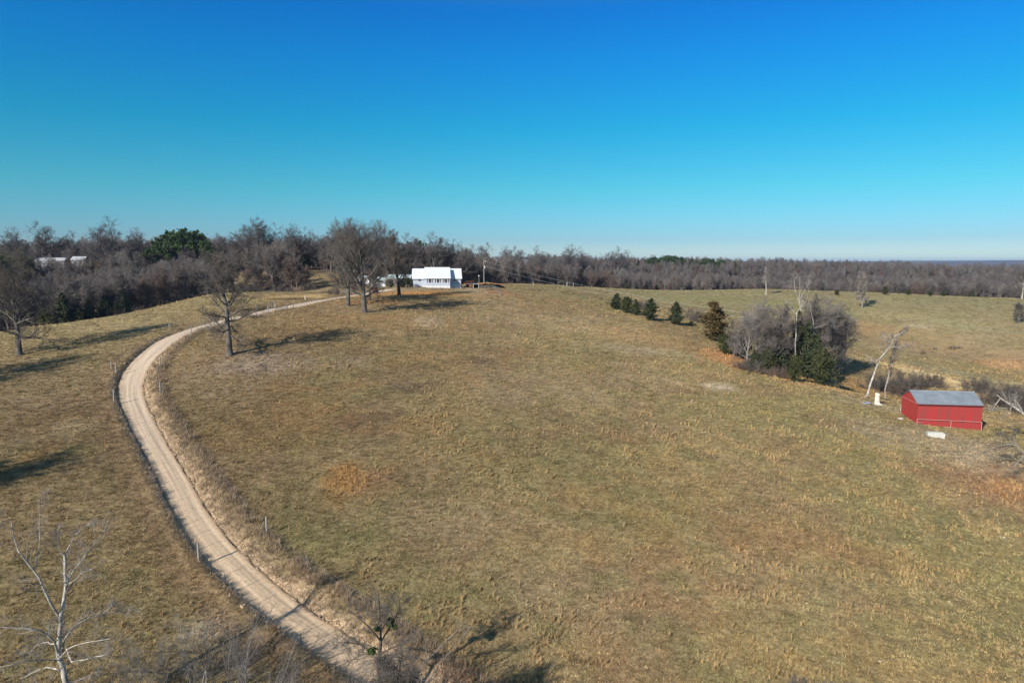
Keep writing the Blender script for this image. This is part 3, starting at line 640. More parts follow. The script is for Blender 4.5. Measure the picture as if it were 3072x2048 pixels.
# ---- the named trees standing on the pasture
def hero(u,vb,H,label,seed,rz=0,group=None,name='oak_tree',**kw):
    x,y,z,t=gplace(u,vb); kw.setdefault('mats',(M_oak,M_twig)); return put(name,bare_tree(seed,H,**kw),x,y,rz,1,label,'tree',group)
hero(689,1064,17.6,'tall bare oak with low drooping limbs standing alone beside the driveway bend',11,.3,r0=.50,cb=.24,spread=5.8,nl=26,n2=9,n3=7,n4=4,up=.07,low_ang=95,top_ang=28,lowdroop=.22,twig=.013,trunk_wob=.05,crown_pow=.42,limb_r=.42)
hero(1094,936,20.5,'largest bare oak on the lawn, spreading crown in front of the farmhouse trees',12,1.1,r0=.58,cb=.20,spread=9.2,nl=26,n2=9,n3=7,n4=4,up=.13,low_ang=80,top_ang=25,twig=.016,trunk_wob=.06,limb_r=.6,lowdroop=.1)
hero(1043,917,19.5,'bare oak directly left of the largest lawn oak at the end of the driveway',13,2.0,r0=.52,cb=.22,spread=8.0,nl=22,n2=9,n3=7,n4=4,up=.13,low_ang=75,top_ang=25,twig=.016,limb_r=.55)
e3=hero(1197,887,18.5,'slender dark bare oak with a squirrel nest in front of the white farmhouse',14,.5,r0=.46,cb=.17,spread=5.0,nl=24,n2=9,n3=7,n4=4,up=.16,low_ang=72,top_ang=20,twig=.016,limb_r=.5,mats=(M_dark,M_twig),crown_pow=.35)
xx,yy,zz,tt=gplace(1111,899)
put('young_oak_tree',bare_tree(15,9.5,.22,.18,3.6,16,8,7,5,(M_dark,M_twig),twig=.014),xx,yy,0,1,'smaller bare tree between the largest oak and the slender dark oak')
hero(59,1064,17.5,'broad bare oak at the left edge of the meadow, its trunk casting a long shadow',16,.9,r0=.45,cb=.22,spread=7.0,nl=26,n2=10,n3=8,n4=6,up=.10,low_ang=90,top_ang=28,twig=.013,lowdroop=.15)
# nests
def nest(e,h,dx,dy,s):
    r=np.random.default_rng(5); n=160; P=nrm(r.normal(size=(n,3)))*s*r.uniform(.6,1,(n,1))*np.array([1,1,.7])+np.array([dx,dy,h]); D=nrm(r.normal(size=(n,3)))
    Q=np.stack([P-D*s*.6,P+D*s*.6],1); o=obj('nest',np_mesh('nest',*tubes(Q,np.full((n,2),.03),3),M_dark),e)
nest(e3,13.6,.3,.2,.42); nest(e3,11.2,-.4,.3,.38)
# off to the left and behind the picture edge: their shadows fall into the frame
for (x,y,H,sp,sd,lb) in [(-86,93,17,7,17,'bare oak left of the frame whose shadow crosses the upper meadow'),(-63,58,14,5.5,18,'bare oak left of the frame whose shadow falls beside the driveway')]:
    put('oak_tree',bare_tree(sd,H,.42,.22,sp,24,10,8,6,(M_oak,M_twig),twig=.013),x,y,0,1,lb)
# ---- isolated trees on the far field
FT_=bare_tree(21,12,.22,.16,2.1,22,8,7,5,(M_syc,M_syct),up=.12,twig=.02,low_ang=80,top_ang=20)
FT2=bare_tree(22,13,.22,.14,2.3,24,9,7,5,(M_forest2,M_syct),up=.1,twig=.02,low_ang=85,top_ang=25)
def lone(u,vb,vt,m,H0,label,name='bare_tree'):
    x,y,z,t=gplace(u,vb); put(name,m,x,y,random.uniform(0,6),hof(u,vb,vt,t)/H0,label)
lone(2298,882,798,bare_tree(23,12,.25,.45,3.0,14,8,7,5,(M_syc,M_syct),up=.2,twig=.02,low_ang=55,top_ang=15),12,'white trunked bare tree alone near the crest of the far field')
lone(2586,922,806,FT2,13,'tall narrow bare tree with pale trunk base alone on the far field',)
lone(3056,968,900,bare_tree(24,9,.2,.12,2.8,20,9,7,5,(M_forest2,M_twig),twig=.018),9,'small grey bare tree at the right edge of the far field')
lone(3066,897,812,bare_tree(25,12,.3,.2,4.5,18,9,7,5,(M_syc,M_twig),twig=.02),12,'large bare tree at the wood edge on the far right')
# ---- cedars along the gully
CED=[conifer(31,8,2.4,(M_dark,M_cedar),80,55,.23,shape=1.0,irr=.5),conifer(32,8,2.0,(M_dark,M_cedar),85,50,.22,shape=.95,irr=.45),conifer(33,9,2.4,(M_dark,M_bronze),80,60,.27,irr=.5,shape=.65),conifer(34,6,2.4,(M_dark,M_olivec),75,55,.22,shape=.62,irr=.5),conifer(35,9,2.0,(M_dark,M_cedar),100,55,.25,shape=.9)]
def ced(u,vb,vt,k,label,name='cedar_tree',t=None,wx=1.0,group=None):
    H0=[8,8,9,6,9][k]
    if t is None: x,y,z,t=gplace(u,vb)
    else:
        a,b,c=ray(u,vb); x,y=a*t,b*t; z=gz(x,y)
    s=(vb-vt)*t/FPX/H0; ztop=CAMZ+ray(u,vt)[2]*t; s=max(.2,(ztop-z)/H0)
    return put(name,CED[k],x,y,random.uniform(0,6),(s*wx,s*wx,s),label,'cedar',group)
for a in [(1850,928,878,0,'leftmost dark cedar of the row along the gully',1.75),(1880,938,890,3,'low dark cedar second from the left in the gully row',1.25),(1907,945,896,0,'greyish cedar third from the left in the gully row',1.3),
          (1953,962,893,1,'pointed green cedar standing apart in the middle of the gully row',1.7),(2027,974,903,1,'pointed green cedar beside the grey leafless shrub in the gully row',1.5),
          (2012,962,945,3,'small reddish cedar low between two pointed cedars',1.0),(2072,978,962,3,'low dark cedar bush at the foot of the grey leafless shrub',1.2)]:
    ced(a[0],a[1],a[2],a[3],a[4],wx=a[5],t=float(gplace(a[0],a[1]-3)[3]) if False else None)
ced(2140,1022,902,2,'large bronze cedar standing alone where the gully row ends',wx=1.25); 
e=None
ced(2175,1062,1000,3,'olive cedar at the left end of the tree clump',wx=1.0); ced(2225,1075,975,0,'dark cedar behind the grey trees of the clump',wx=1.1); ced(2335,1085,965,4,'tall dark cedar left of the white trunk in the clump',t=137,wx=.85)
ced(2390,1100,930,4,'tallest dark cedar in the middle of the clump behind the white trunk',t=140,wx=.8); ced(2420,1100,960,0,'dark cedar right of the white trunk in the clump',t=137,wx=.85)
ced(2383,1127,1064,3,'rounded olive cedar at the front of the clump',wx=.8,t=124.5)
ced(2262,1108,1045,0,'low dark cedar at the left foot of the clump behind the pale limbed tree',wx=.95); ced(2305,1114,1035,3,'dark cedar at the foot of the clump left of the front cedar',wx=.85); ced(2340,1118,1010,0,'dark cedar behind the brush at the front of the clump',wx=.8); ced(2467,1121,1050,3,'rounded olive cedar at the right end of the clump casting a wide shadow',wx=.85,t=127)
ced(2290,1085,1000,0,'dark cedar deep in the left half of the clump',t=136,wx=.95); ced(2450,1100,1000,0,'dark cedar behind the right front cedar of the clump',t=134,wx=.85)
ced(1941,868,838,2,'round bronze cedar at the crest of the field before the far wood',wx=1.5); ced(1905,868,852,3,'middle bronze cedar of three at the crest of the field',wx=1.0); ced(1880,867,850,3,'low dark cedar leftmost of three at the crest of the field',wx=1.1)
for k,(u,vb,vt) in enumerate([(2510,884,868),(2655,884,860),(2725,887,868),(2790,889,874),(2830,889,872)]):
    ced(u,vb,vt,3,['low dark cedar at the wood edge behind the narrow bare tree','dark cedar at the far wood edge right of the narrow bare tree','olive cedar at the far wood edge in the middle of the right field','wide low dark cedar at the far wood edge','rightmost low cedar at the far wood edge'][k],wx=1.3)
ced(2470,870,862,3,'small dark cedar at the far wood edge above the clump',wx=2.0)
# ---- the clump of grey trees
GRY=[bare_tree(41,11,.15,.15,4.2,18,9,7,4,(M_forest2,M_forest2),up=.12,twig=.012,low_ang=65,top_ang=24,thick=1.2,tf=.66),bare_tree(42,11,.14,.12,3.8,17,9,7,4,(M_forest,M_forest),up=.12,twig=.012,low_ang=60,top_ang=24,thick=1.2,tf=.66)]
def gt(u,vb,vt,k,label,w=1.0,t=None,H0=11,m=None,name='bare_tree'):
    if t is None: x,y,z,t=gplace(u,vb)
    else:
        a,b,c=ray(u,vb); x,y=a*t,b*t; z=gz(x,y)
    s=(CAMZ+ray(u,vt)[2]*t-z)/H0
    put(name,m or GRY[k],x,y,random.uniform(0,6),(s*w,s*w,s),label)
gt(2240,1098,925,0,'grey bare tree with pale limbs at the left front of the clump'); gt(2200,1078,950,1,'thin grey bare tree behind the left cedar of the clump')
gt(2305,1112,905,1,'grey bare tree at the front middle of the clump',1.1); gt(2275,1090,890,0,'hazy grey bare tree in the left half of the clump',1.1,t=138)
gt(2345,1110,900,1,'twiggy grey bare tree just left of the white trunk',.9,t=135); gt(2455,1085,880,0,'wide grey bare tree at the right of the clump',1.15,t=142); gt(2500,1080,900,1,'grey bare tree at the right edge of the clump beside the utility pole',1.0,t=146)
gt(2430,1075,868,1,'grey bare tree with a pale trunk right of the white sycamores',.9,t=140); gt(2520,1060,930,0,'low grey bare tree behind the right end of the clump',1.2,t=150)
def polytree(name,label,base,limbs,t0,mats,n2,n3,n4,seed,twig,cat='tree',z0=None,parent_rz=0,k2=.35,rchild=.55,up=.04):
    """limbs: list of (list of (u,v,dt), r0, r1); a tree whose main limbs are given as photo positions at their own depths"""
    rng=np.random.default_rng(seed); bx,by,bz=base; e=empty(name,base,0,label,cat); parts=[]; PQ=[];PR_=[]
    for pts,r0,r1 in limbs:
        W=np.array([pt(u,v,t0+dt) for u,v,dt in pts])-np.array(base)
        W=resample3(W,8); rr=np.linspace(r0,r1,8)
        W[1:-1]+=rng.normal(0,.02,(6,3))
        PQ.append(W);PR_.append(rr)
    PQ=np.array(PQ);PR_=np.array(PR_)
    tr=obj('trunk',np_mesh('trunk',*tubes(PQ,PR_,8),mats[0],True),e)
    Q2,R2=grow(PQ[1:] if len(PQ)>1 else PQ,PR_[1:] if len(PQ)>1 else PR_,n2,(.25,1.0),(45,14),lambda t,L,g:L*k2*(1.2-.6*t)*g.uniform(.5,1.25,len(t)),6,up,.15,rchild,rng,.3,twig*1.3)
    Q3,R3=grow(Q2,R2,n3,(.2,1.0),(42,14),lambda t,L,g:L*.5*(1.2-.6*t)*g.uniform(.5,1.2,len(t))+.1,4,up,.18,.6,rng,.4,twig)
    ps=[tubes(Q2,R2,4),tubes(Q3,R3,3)]
    if n4:
        Q4,R4=grow(Q3,R3,n4,(.2,1.0),(42,14),lambda t,L,g:L*.5*g.uniform(.5,1.2,len(t))+.08,3,up,.18,.6,rng,.5,twig*.8); ps.append(tubes(Q4,R4,3))
    obj('crown',np_mesh('crown',*merge(ps),mats[1]),e); return e
def resample3(W,n):
    d=np.r_[0,np.cumsum(np.linalg.norm(np.diff(W,axis=0),axis=1))]; s=np.linspace(0,d[-1],n); return np.stack([np.interp(s,d,W[:,k]) for k in range(3)],1)
def base_at(u,v,t):
    a,b,c=ray(u,v); x,y=a*t,b*t; return (x,y,gz(x,y))
# white sycamores in the clump
b=base_at(2387,1100,133); polytree('sycamore_tree','short white trunked sycamore in the middle of the clump',b,[([(2387,1105,0),(2386,1035,0),(2388,985,0),(2391,935,0)],.14,.08),([(2391,945,0),(2372,925,0),(2358,905,1)],.09,.03),([(2391,938,0),(2405,915,-1),(2410,895,-1)],.09,.03),([(2388,985,0),(2362,975,-1),(2345,970,-2)],.05,.02)],133,(M_syc,M_syct),7,6,4,3,.014)
b=base_at(2402,1100,139); polytree('sycamore_tree','tallest white sycamore rising above the clump with forked pale limbs',b,[([(2402,1110,0),(2401,1000,0),(2402,950,0),(2398,900,0)],.14,.09),([(2398,905,0),(2385,870,0),(2380,822,1)],.06,.02),([(2398,900,0),(2415,870,-1),(2432,840,-1)],.06,.02),([(2402,930,0),(2425,890,1),(2428,850,1)],.05,.015),([(2398,895,0),(2400,860,0),(2398,830,0)],.05,.015)],139,(M_syc,M_syct),8,6,4,4,.014)
b=base_at(2436,1080,137); polytree('sycamore_tree','pale slim trunk at the right of the clump',b,[([(2434,1090,0),(2436,1040,0),(2441,1000,0),(2440,960,0)],.16,.08),([(2440,965,0),(2432,930,0),(2428,900,0)],.06,.02),([(2441,985,0),(2470,975,-1),(2480,972,-1)],.05,.02)],137,(M_syc,M_syct),7,6,5,5,.014)
# leaning sycamores by the barn
b=base_at(2600,1188,118)
polytree('sycamore_tree','pale leaning sycamore with a forked trunk beside the tall stump',b,[([(2600,1190,0),(2612,1150,0),(2628,1105,0),(2640,1075,0)],.20,.14),([(2640,1075,0),(2655,1058,0),(2672,1038,1),(2684,1008,1)],.12,.05),([(2684,1010,1),(2664,1018,0),(2650,1000,0)],.05,.03),([(2672,1040,1),(2700,1040,0),(2735,1032,-1)],.06,.03),([(2640,1075,0),(2625,1085,-1),(2605,1072,-1)],.08,.03),([(2672,1035,1),(2655,1020,0),(2648,1000,0)],.06,.03),([(2684,1008,1),(2705,998,1),(2718,985,1)],.07,.03)],118,(M_syc,M_syct),8,7,5,6,.012)
b=base_at(2655,1190,121)
polytree('vine_covered_tree','upright tree with a vine wrapped trunk right of the leaning sycamore',b,[([(2656,1195,0),(2655,1165,0),(2668,1120,0),(2680,1070,0),(2688,1010,0)],.13,.08),([(2662,1150,0),(2668,1110,0),(2678,1080,0)],.14,.08),([(2668,1120,0),(2682,1070,0),(2690,1020,0)],.10,.06),([(2690,1020,0),(2700,1000,0),(2722,985,0)],.08,.03)],121,(M_syct,M_forest3),26,9,3,7,.012,k2=.20)
# ---- brush along the gully near the barn
BR1=brush(51,3.2,5,26,(M_forest,M_twig),.012,8,8,3,45); BR2=brush(52,2.4,4.5,24,(M_forest,M_forest3),.012,8,8,3,50); BR3=brush(53,1.2,1.6,18,(M_forest3,M_forest3),.012,6,6,0,45)
def bush(u,v,m,s,label,name='brush_thicket',cat='bush',group=None,t=None):
    x,y,z,tt=gplace(u,v); put(name,m,x,y,random.uniform(0,6),s,label,cat,group,names=('stem','twigs'))
GB='dark brush thickets along the gully behind the barn'
for (u,v,k,s,l) in [(2625,1170,0,1.2,'dark leafless brush wrapped round the leaning sycamore'),(2680,1178,1,1.2,'dark brush at the foot of the vine covered tree'),(2705,1180,0,1.1,'tall dark brush right behind the left corner of the barn'),(2735,1165,0,1.3,'tallest dark brush rising above the barn roof'),
                    (2770,1160,1,1.2,'dark brush above the middle of the barn roof'),(2800,1158,0,.9,'low dark brush above the right half of the barn roof'),(2650,1165,1,1.1,'low dark brush between the two sycamores'),(2940,1180,0,1.1,'dark brush behind the right corner of the barn'),(2925,1168,1,1.0,'low dark brush at the far right end of the barn roof'),
                    (3010,1215,0,1.3,'dark brush behind the dead white limb at the right edge'),(3055,1235,0,1.4,'dark brush at the right edge of the picture'),(2975,1215,1,1.2,'low brush in the gully between the barn and the dead limb'),(3040,1195,1,1.4,'brown brush farther back at the right edge')]:
    bush(u,v,[BR1,BR2][k],s,l,group=GB)
for (u,v,k,s,l) in [(2085,965,0,1.1,'grey leafless shrub leaning beside the pointed cedar in the gully'),(1925,930,0,.9,'grey leafless shrub behind the left cedars of the gully row'),(2225,1105,1,.8,'reddish brush at the left front foot of the clump'),(2330,1130,1,.9,'low brush at the front foot of the clump'),(2265,1118,0,.8,'grey brush at the front of the clump under the pale limbed tree')]:
    bush(u,v,[BR1,BR2][k],s,l)
for (u,v,s,l) in [(2770,1063,.9,'small dark bush on the slope above the straw strip'),(2855,1046,1.2,'larger dark red bush on the slope above the straw strip'),(2872,1044,.8,'small red bush right beside the larger dark red bush'),(2881,1044,.7,'rightmost of three small red bushes on the slope'),(2806,1048,.7,'faint brown bush left of the larger dark red bush')]:
    bush(u,v,BR3,s,l,name='small_bush')
bush(1002,883,BR2,.8,'round grey leafless bush beside the driveway below the pond',name='small_bush')
# ---- foreground
zb=lambda u,t:base_at(u,2100,t)
b=base_at(196,2048,39.5)
polytree('white_sycamore_tree','white barked bare sycamore in the lower left corner of the picture',b,
 [([(200,2130,0),(198,2048,0),(192,2010,0),(178,1980,0),(174,1950,0)],.17,.13),
  ([(174,1955,0),(178,1920,0),(184,1850,0),(184,1835,0)],.12,.11),
  ([(184,1845,0),(192,1800,.2),(199,1755,.3),(195,1690,.5),(194,1665,.5)],.10,.07),
  ([(178,1850,0),(150,1805,-.5),(130,1760,-.8),(105,1705,-1),(80,1690,-1.3),(55,1650,-1.5),(35,1590,-1.8),(33,1560,-2)],.075,.022),
  ([(106,1705,-1),(112,1670,-.8),(120,1630,-.6),(118,1560,-.4),(117,1495,-.3)],.04,.012),
  ([(195,1670,.5),(205,1640,.8),(228,1600,1),(255,1580,1.2),(275,1560,1.4)],.05,.015),
  ([(194,1665,.5),(176,1650,.3),(175,1610,.1),(178,1575,0)],.035,.012),
  ([(200,1755,.3),(215,1720,.8),(245,1680,1.3),(275,1640,1.8),(300,1610,2.2),(325,1560,2.4)],.045,.012),
  ([(199,1755,.3),(225,1740,-.4),(250,1715,-1),(290,1700,-1.3)],.03,.01),
  ([(174,1960,0),(160,1920,-.8),(130,1890,-1.5),(90,1885,-2),(40,1882,-2.3),(0,1880,-2.6)],.075,.03),
  ([(188,1950,0),(200,1910,.6),(225,1875,1.2),(260,1855,1.6),(300,1845,2),(320,1835,2.2),(345,1800,2.4)],.06,.02),
  ([(300,1845,2),(340,1835,2.4),(400,1832,3)],.03,.008),
  ([(178,1975,0),(205,1945,-.6),(240,1930,-1.2),(300,1920,-1.6),(330,1915,-2)],.045,.012),
  ([(200,1945,-.3),(212,1985,-.8),(250,1978,-1.2),(290,1968,-1.4),(320,1962,-1.6)],.05,.02),
  ([(165,1930,0),(140,1925,.6),(110,1935,1),(85,1960,1.2)],.04,.012),
  ([(176,1980,0),(120,1978,-1),(60,1985,-1.8),(0,2000,-2.3)],.04,.02),
  ([(180,2010,0),(150,1998,.8),(110,2010,1.2),(60,2035,1.6)],.05,.015),
  ([(200,2048,0),(250,2035,.5),(285,2018,1),(305,2010,1.2)],.04,.012)],39.5,(M_syc,M_syct),9,6,3,9,.008,k2=.33,rchild=.5)
# bottom middle tree with mistletoe
b=base_at(1138,2048,42)
mt=polytree('mistletoe_tree','dark trunked bare tree with green mistletoe clumps at the bottom middle',b,[([(1138,2120,0),(1138,2048,0),(1137,1980,0),(1142,1930,0)],.14,.11),([(1142,1935,0),(1143,1880,0),(1138,1820,0),(1135,1775,0)],.08,.02),([(1142,1925,0),(1170,1880,.7),(1195,1835,1),(1200,1790,1)],.06,.015),([(1142,1920,0),(1110,1880,-.7),(1075,1850,-1),(1040,1830,-1)],.06,.015),
 ([(1140,1950,0),(1110,1935,.8),(1070,1930,1.2),(1010,1925,1.5)],.05,.012),([(1140,1960,0),(1180,1940,-.8),(1230,1920,-1)],.05,.012),([(1142,1900,0),(1160,1850,0),(1165,1800,0)],.05,.012),([(1140,1990,0),(1120,1960,1),(1080,1965,1.4),(1040,1985,1.6)],.04,.01)],42,(M_dark,M_twig),10,7,4,10,.011,k2=.42)
def clump_cards(parent,u,v,t,r,n,seed):
    rg=np.random.default_rng(seed); c=np.array(pt(u,v,t))-np.array(parent.location); P=c+nrm(rg.normal(size=(n,3)))*r*rg.uniform(.2,1,(n,1))**.6
    obj('mistletoe',np_mesh('mistletoe',*cards(P,nrm(rg.normal(size=(n,3))),.10,rg),M_pine),parent)
for i,(u,v,r) in enumerate([(1170,1865,.27),(1133,1882,.22),(1115,1952,.24),(1185,1880,.13)]): clump_cards(mt,u,v,42,r,260,90+i)
SAP=[brush(61,5,2.4,8,(M_forest2,M_forest2),.008,8,6,2,20),brush(62,6,2.0,5,(M_forest2,M_forest2),.008,9,6,2,16),brush(63,4.5,2.8,9,(M_forest2,M_twig),.008,7,6,2,26)]
LS=['left of the mistletoe tree','between the white sycamore and the driveway','at the bottom edge near the white sycamore','at the bottom edge beside the driveway']
for i,(u,t,H,k,l) in enumerate([(430,43,4.4,0,'thin grey saplings at the bottom edge right of the white sycamore'),(520,44,4.2,1,'upright pair of grey saplings at the bottom edge'),(590,44,4.6,0,'grey sapling cluster at the bottom left of the driveway'),(690,45,5.2,2,'dense fan of grey saplings below the fence'),(740,44,5.4,1,'tallest grey sapling bunch below the driveway fence'),(800,43,4.0,2,'low saplings right of the tallest bunch by the driveway fence'),
      (900,42,3.2,0,'low grey twigs at the bottom edge left of the driveway'),(980,41,3.0,2,'grey brush over the driveway at the bottom edge'),(1050,41,3.6,2,'grey saplings left of the mistletoe tree trunk'),(1200,42,4.2,0,'grey saplings right of the mistletoe tree trunk'),(1270,42,4.0,2,'twiggy saplings at the bottom edge right of the driveway'),(1330,42,3.2,1,'outermost saplings at the bottom edge in the pasture'),(330,41,2.6,2,'low twigs at the foot of the white sycamore')]):
    x,y,z=base_at(u,2090,t-1); put('sapling_cluster',SAP[k],x,y,random.uniform(0,6),H/[5,6,4.5][k],l,'sapling','sapling clusters along the bottom of the hill',names=('stem','twigs'))
for i,(pts,l) in enumerate([([(1215,2080,0),(1270,1990,.5),(1330,1930,1),(1390,1870,1.5)],'long grey sapling leaning to the right across the pasture'),([(1260,2090,0),(1310,2000,.6),(1370,1930,1),(1412,1880,1.3)],'rightmost leaning grey sapling beside its shadow')]):
    b=base_at(pts[0][0],2085,42); polytree('leaning_sapling',l,b,[([(pts[0][0]-6,2130,0),pts[0]],.06,.05),(pts,.045,.012)],42,(M_syct,M_twig),12,6,3,80+i,.006,'sapling',k2=.25)
# shadow casters right under the frame
for i,(x,y,H,l) in enumerate([(-6,33.5,7.5,'bare tree below the frame whose shadow reaches the pasture'),(15,31,8,'bare tree below the frame right of the driveway')]):
    put('bare_tree',bare_tree(95+i,H,.13,.2,2.6,18,9,8,5,(M_dark,M_twig),twig=.008),x,y,0,1,l)
# right edge: dead white limbs reaching in from a tree outside the frame
b=base_at(3130,1330,96)
polytree('dead_sycamore_tree','dead white limbs of a leaning tree reaching in at the right edge',b,[([(3150,1400,0),(3120,1300,0),(3090,1260,0)],.35,.25),([(3095,1262,0),(3060,1232,0),(3035,1215,0),(3010,1200,0),(2992,1185,0)],.22,.07),([(3000,1195,0),(2985,1215,0),(2976,1235,0)],.06,.02),([(3035,1215,0),(3028,1240,0),(3005,1250,0)],.06,.02),([(3040,1222,0),(3045,1200,1),(3042,1180,1)],.06,.02)],96,(M_syc,M_syct),7,6,3,12,.012,k2=.35)
b=base_at(3140,1420,84)
polytree('fallen_top_tree','low grey branches of a bare tree hanging over the grass at the right edge',b,[([(3160,1500,0),(3130,1400,0),(3085,1370,0)],.25,.15),([(3085,1370,0),(3060,1350,0),(3040,1330,0),(3010,1335,0),(2975,1345,0)],.09,.02),([(3075,1362,0),(3050,1390,-1),(3035,1420,-1)],.06,.02),([(3060,1350,0),(3040,1315,1),(3050,1290,1)],.07,.02),([(3040,1330,0),(3020,1310,0),(2990,1300,0)],.05,.02)],84,(M_syct,M_twig),12,8,4,13,.010,k2=.45)
x,y,z=base_at(3330,1420,84); put('bare_tree',bare_tree(97,13,.35,.2,6,22,10,8,6,(M_oak,M_twig),twig=.012),x,y,0,1,'bare tree off the right edge shading the red leaf litter')
# ---- woods
V1=(M_forest,M_forest);V2=(M_forest2,M_forest);V3=(M_forest3,M_forest3);V4=(M_forest,M_forest2)
WOOD=[bare_tree(101,12,.17,.28,3.3,16,8,7,4,V1,up=.16,twig=.020,thick=1.35,tf=.62,low_ang=55,top_ang=20),bare_tree(102,13,.18,.32,3.0,15,8,7,4,V2,up=.18,twig=.020,thick=1.35,tf=.62,low_ang=50,top_ang=18),
      bare_tree(103,11,.15,.22,3.6,16,8,7,4,V3,up=.14,twig=.020,thick=1.35,tf=.62,low_ang=60,top_ang=22),bare_tree(104,13,.16,.35,2.7,15,8,7,4,V4,up=.2,twig=.020,thick=1.35,tf=.62,low_ang=48,top_ang=15),
      bare_tree(105,12,.20,.25,4.0,17,8,7,4,V1,up=.12,twig=.020,thick=1.35,tf=.62,low_ang=65,top_ang=25),bare_tree(106,9,.12,.15,3.0,16,8,7,4,V3,up=.12,twig=.020,thick=1.35,tf=.62,low_ang=60,top_ang=25)]
WH=[12,13,11,13,12,9]
PIN=[conifer(111,15,2.6,(M_dark,M_pine),34,80,.40,base=.30,pine=True,irr=.65),conifer(112,15,2.1,(M_dark,M_pine),28,80,.38,base=.38,pine=True,irr=.7)]
# open ground for the far house and outbuildings
HOLES=[]
def hole(u,t,r): a,b,c=ray(u,850); HOLES.append((a*t,b*t,r))
for u,t,r in [(150,296,6),(233,294,4),(1190,238,15),(1120,235,10),(1310,228,16),(1400,226,14),(1060,226,9),(1510,600,16),(1420,250,9)]: hole(u,t,r)
def woods():
    pts=[]
    rg=np.random.default_rng(55)
    def samp(t0,t1,sp,u0=-500,u1=4300):
        n=int((t1*t1-t0*t0)/2*((u1-u0)/FPX)/(sp*sp)*1.0)
        t=np.sqrt(rg.uniform(t0*t0,t1*t1,n)); a=(rg.uniform(u0,u1,n)-CX)/FPX; return a*t,t,np.full(n,sp)
    X=[];Y=[];SPC=[]
    for a in [(150,300,4.3),(300,420,5.0),(420,620,6.3),(620,1000,9.0)]:
        x,y,s=samp(*a); X.append(x);Y.append(y);SPC.append(s)
    x=np.concatenate(X);y=np.concatenate(Y);sp=np.concatenate(SPC)
    fm=forest_mask(x,y); k=rg.uniform(0,1,len(x))<fm*1.0; k&=fm>.35
    for hx,hy,hr in HOLES: k&=np.hypot(x-hx,y-hy)>hr
    # thin, see-through belt behind the clearings
    x,y,sp=x[k],y[k],sp[k]
    # grid thinning so that crowns keep a distance
    cell=set(); keep=[]
    for i in np.argsort(rg.uniform(0,1,len(x))):
        c=(int(x[i]/(sp[i]*.72)),int(y[i]/(sp[i]*.72)),int(sp[i]*10))
        if c in cell: continue
        cell.add(c); keep.append(i)
    x,y,sp=x[keep],y[keep],sp[keep]; z=ground(x,y)
    print('wood trees',len(x))
    size=rg.uniform(.68,1.12,len(x))*(.78+.5*fbm(x,y,40,401,2)); size*=np.where(sp>8,1.15,1)
    u,t=fcol(x,y); size*=np.where((u<900)&(t>250),1.06,1.0); size*=np.where((u>60)&(u<230)&(t>225)&(t<291),.86,1.0); size*=np.where((u>325)&(u<500)&(t>235)&(t<300),.78,1.0)
    # behind the left meadow the trees at the bottom of the valley are tall, on the far ridge lower
    kind=rg.integers(0,6,len(x)); rot=rg.uniform(0,6.28,len(x))
    inview=(u>-40)&(u<2400); front=np.where(inview,t,1e6); order=np.argsort(front)[:285]
    sel=np.zeros(len(x),bool); sel[order]=True
    for i in order:
        s=size[i]; uu=u[i]
        if uu<330: l,g='bare grey tree in the wood beyond the left meadow','bare trees of the wood beyond the left meadow'
        elif uu<640: l,g='bare grey tree in the belt behind the big driveway oak and the pond','bare trees in the belt behind the pond'
        elif uu<900: l,g='bare tree in the wood behind the pond bank and lawn oaks','bare trees behind the lawn oaks'
        else: l,g='bare tree in the wood just behind the farmhouse','bare trees behind the farmhouse'
        put('bare_tree',WOOD[kind[i]],float(x[i]),float(y[i]),float(rot[i]),(float(s)*1.2,float(s)*1.2,float(s)),l,'tree',g,z=float(z[i]))
    r=~sel
    # merged trunk+crown meshes for the mass of the wood
    pm=[]
    for a,b in WOOD:
        me=join_mesh('wood_tree',a,b); pm.append(me)
    pm.append(join_mesh('wood_cedar',*CED[4])); 
    kd=kind.copy(); ev=rg.uniform(0,1,len(x))<.035; kd[ev]=6
    scatter('far_wood',pm,np.c_[x,y,z-.1][r],rot[r],size[r][:,None]*np.array([[1.2,1.2,1.0]]),kd[r],None,'mass of bare winter woodland covering the hills beyond the fields','woodland')
def join_mesh(name,a,b):
    def arr(me):
        v=np.empty(len(me.vertices)*3,np.float32); me.vertices.foreach_get('co',v); f=np.empty(len(me.loops),np.int32); me.loops.foreach_get('vertex_index',f); return v.reshape(-1,3),f.reshape(-1,4)
    va,fa=arr(a); vb,fb=arr(b); V,F=merge([(va,fa),(vb,fb)])
    me=np_mesh(name,V,F,None); me.materials.append(a.materials[0]); me.materials.append(b.materials[0])
    me.polygons.foreach_set('material_index',np.r_[np.zeros(len(fa),np.int32),np.ones(len(fb),np.int32)]); return me
woods()
# undergrowth of the woods: low brush along the front
def under():
    rg=np.random.default_rng(77); n=5200; t=np.sqrt(rg.uniform(150**2,440**2,n)); a=(rg.uniform(-100,3300,n)-CX)/FPX; x=a*t;y=t
    u,tt=fcol(x,y); f=np.interp(u,FU,FT); k=(tt>f-1)&(tt<f+26)&(forest_mask(x,y)>.3)
    for hx,hy,hr in HOLES: k&=np.hypot(x-hx,y-hy)>hr*.8
    x,y=x[k],y[k]
    pm=[join_mesh('understory',*BR2),join_mesh('understory_low',*BR1)]
    scatter('undergrowth',pm,np.c_[x,y,ground(x,y)],rg.uniform(0,6.28,len(x)),rg.uniform(.5,1.1,len(x)),rg.integers(0,2,len(x)),None,'leafless undergrowth along the front of the woods','undergrowth')
under()
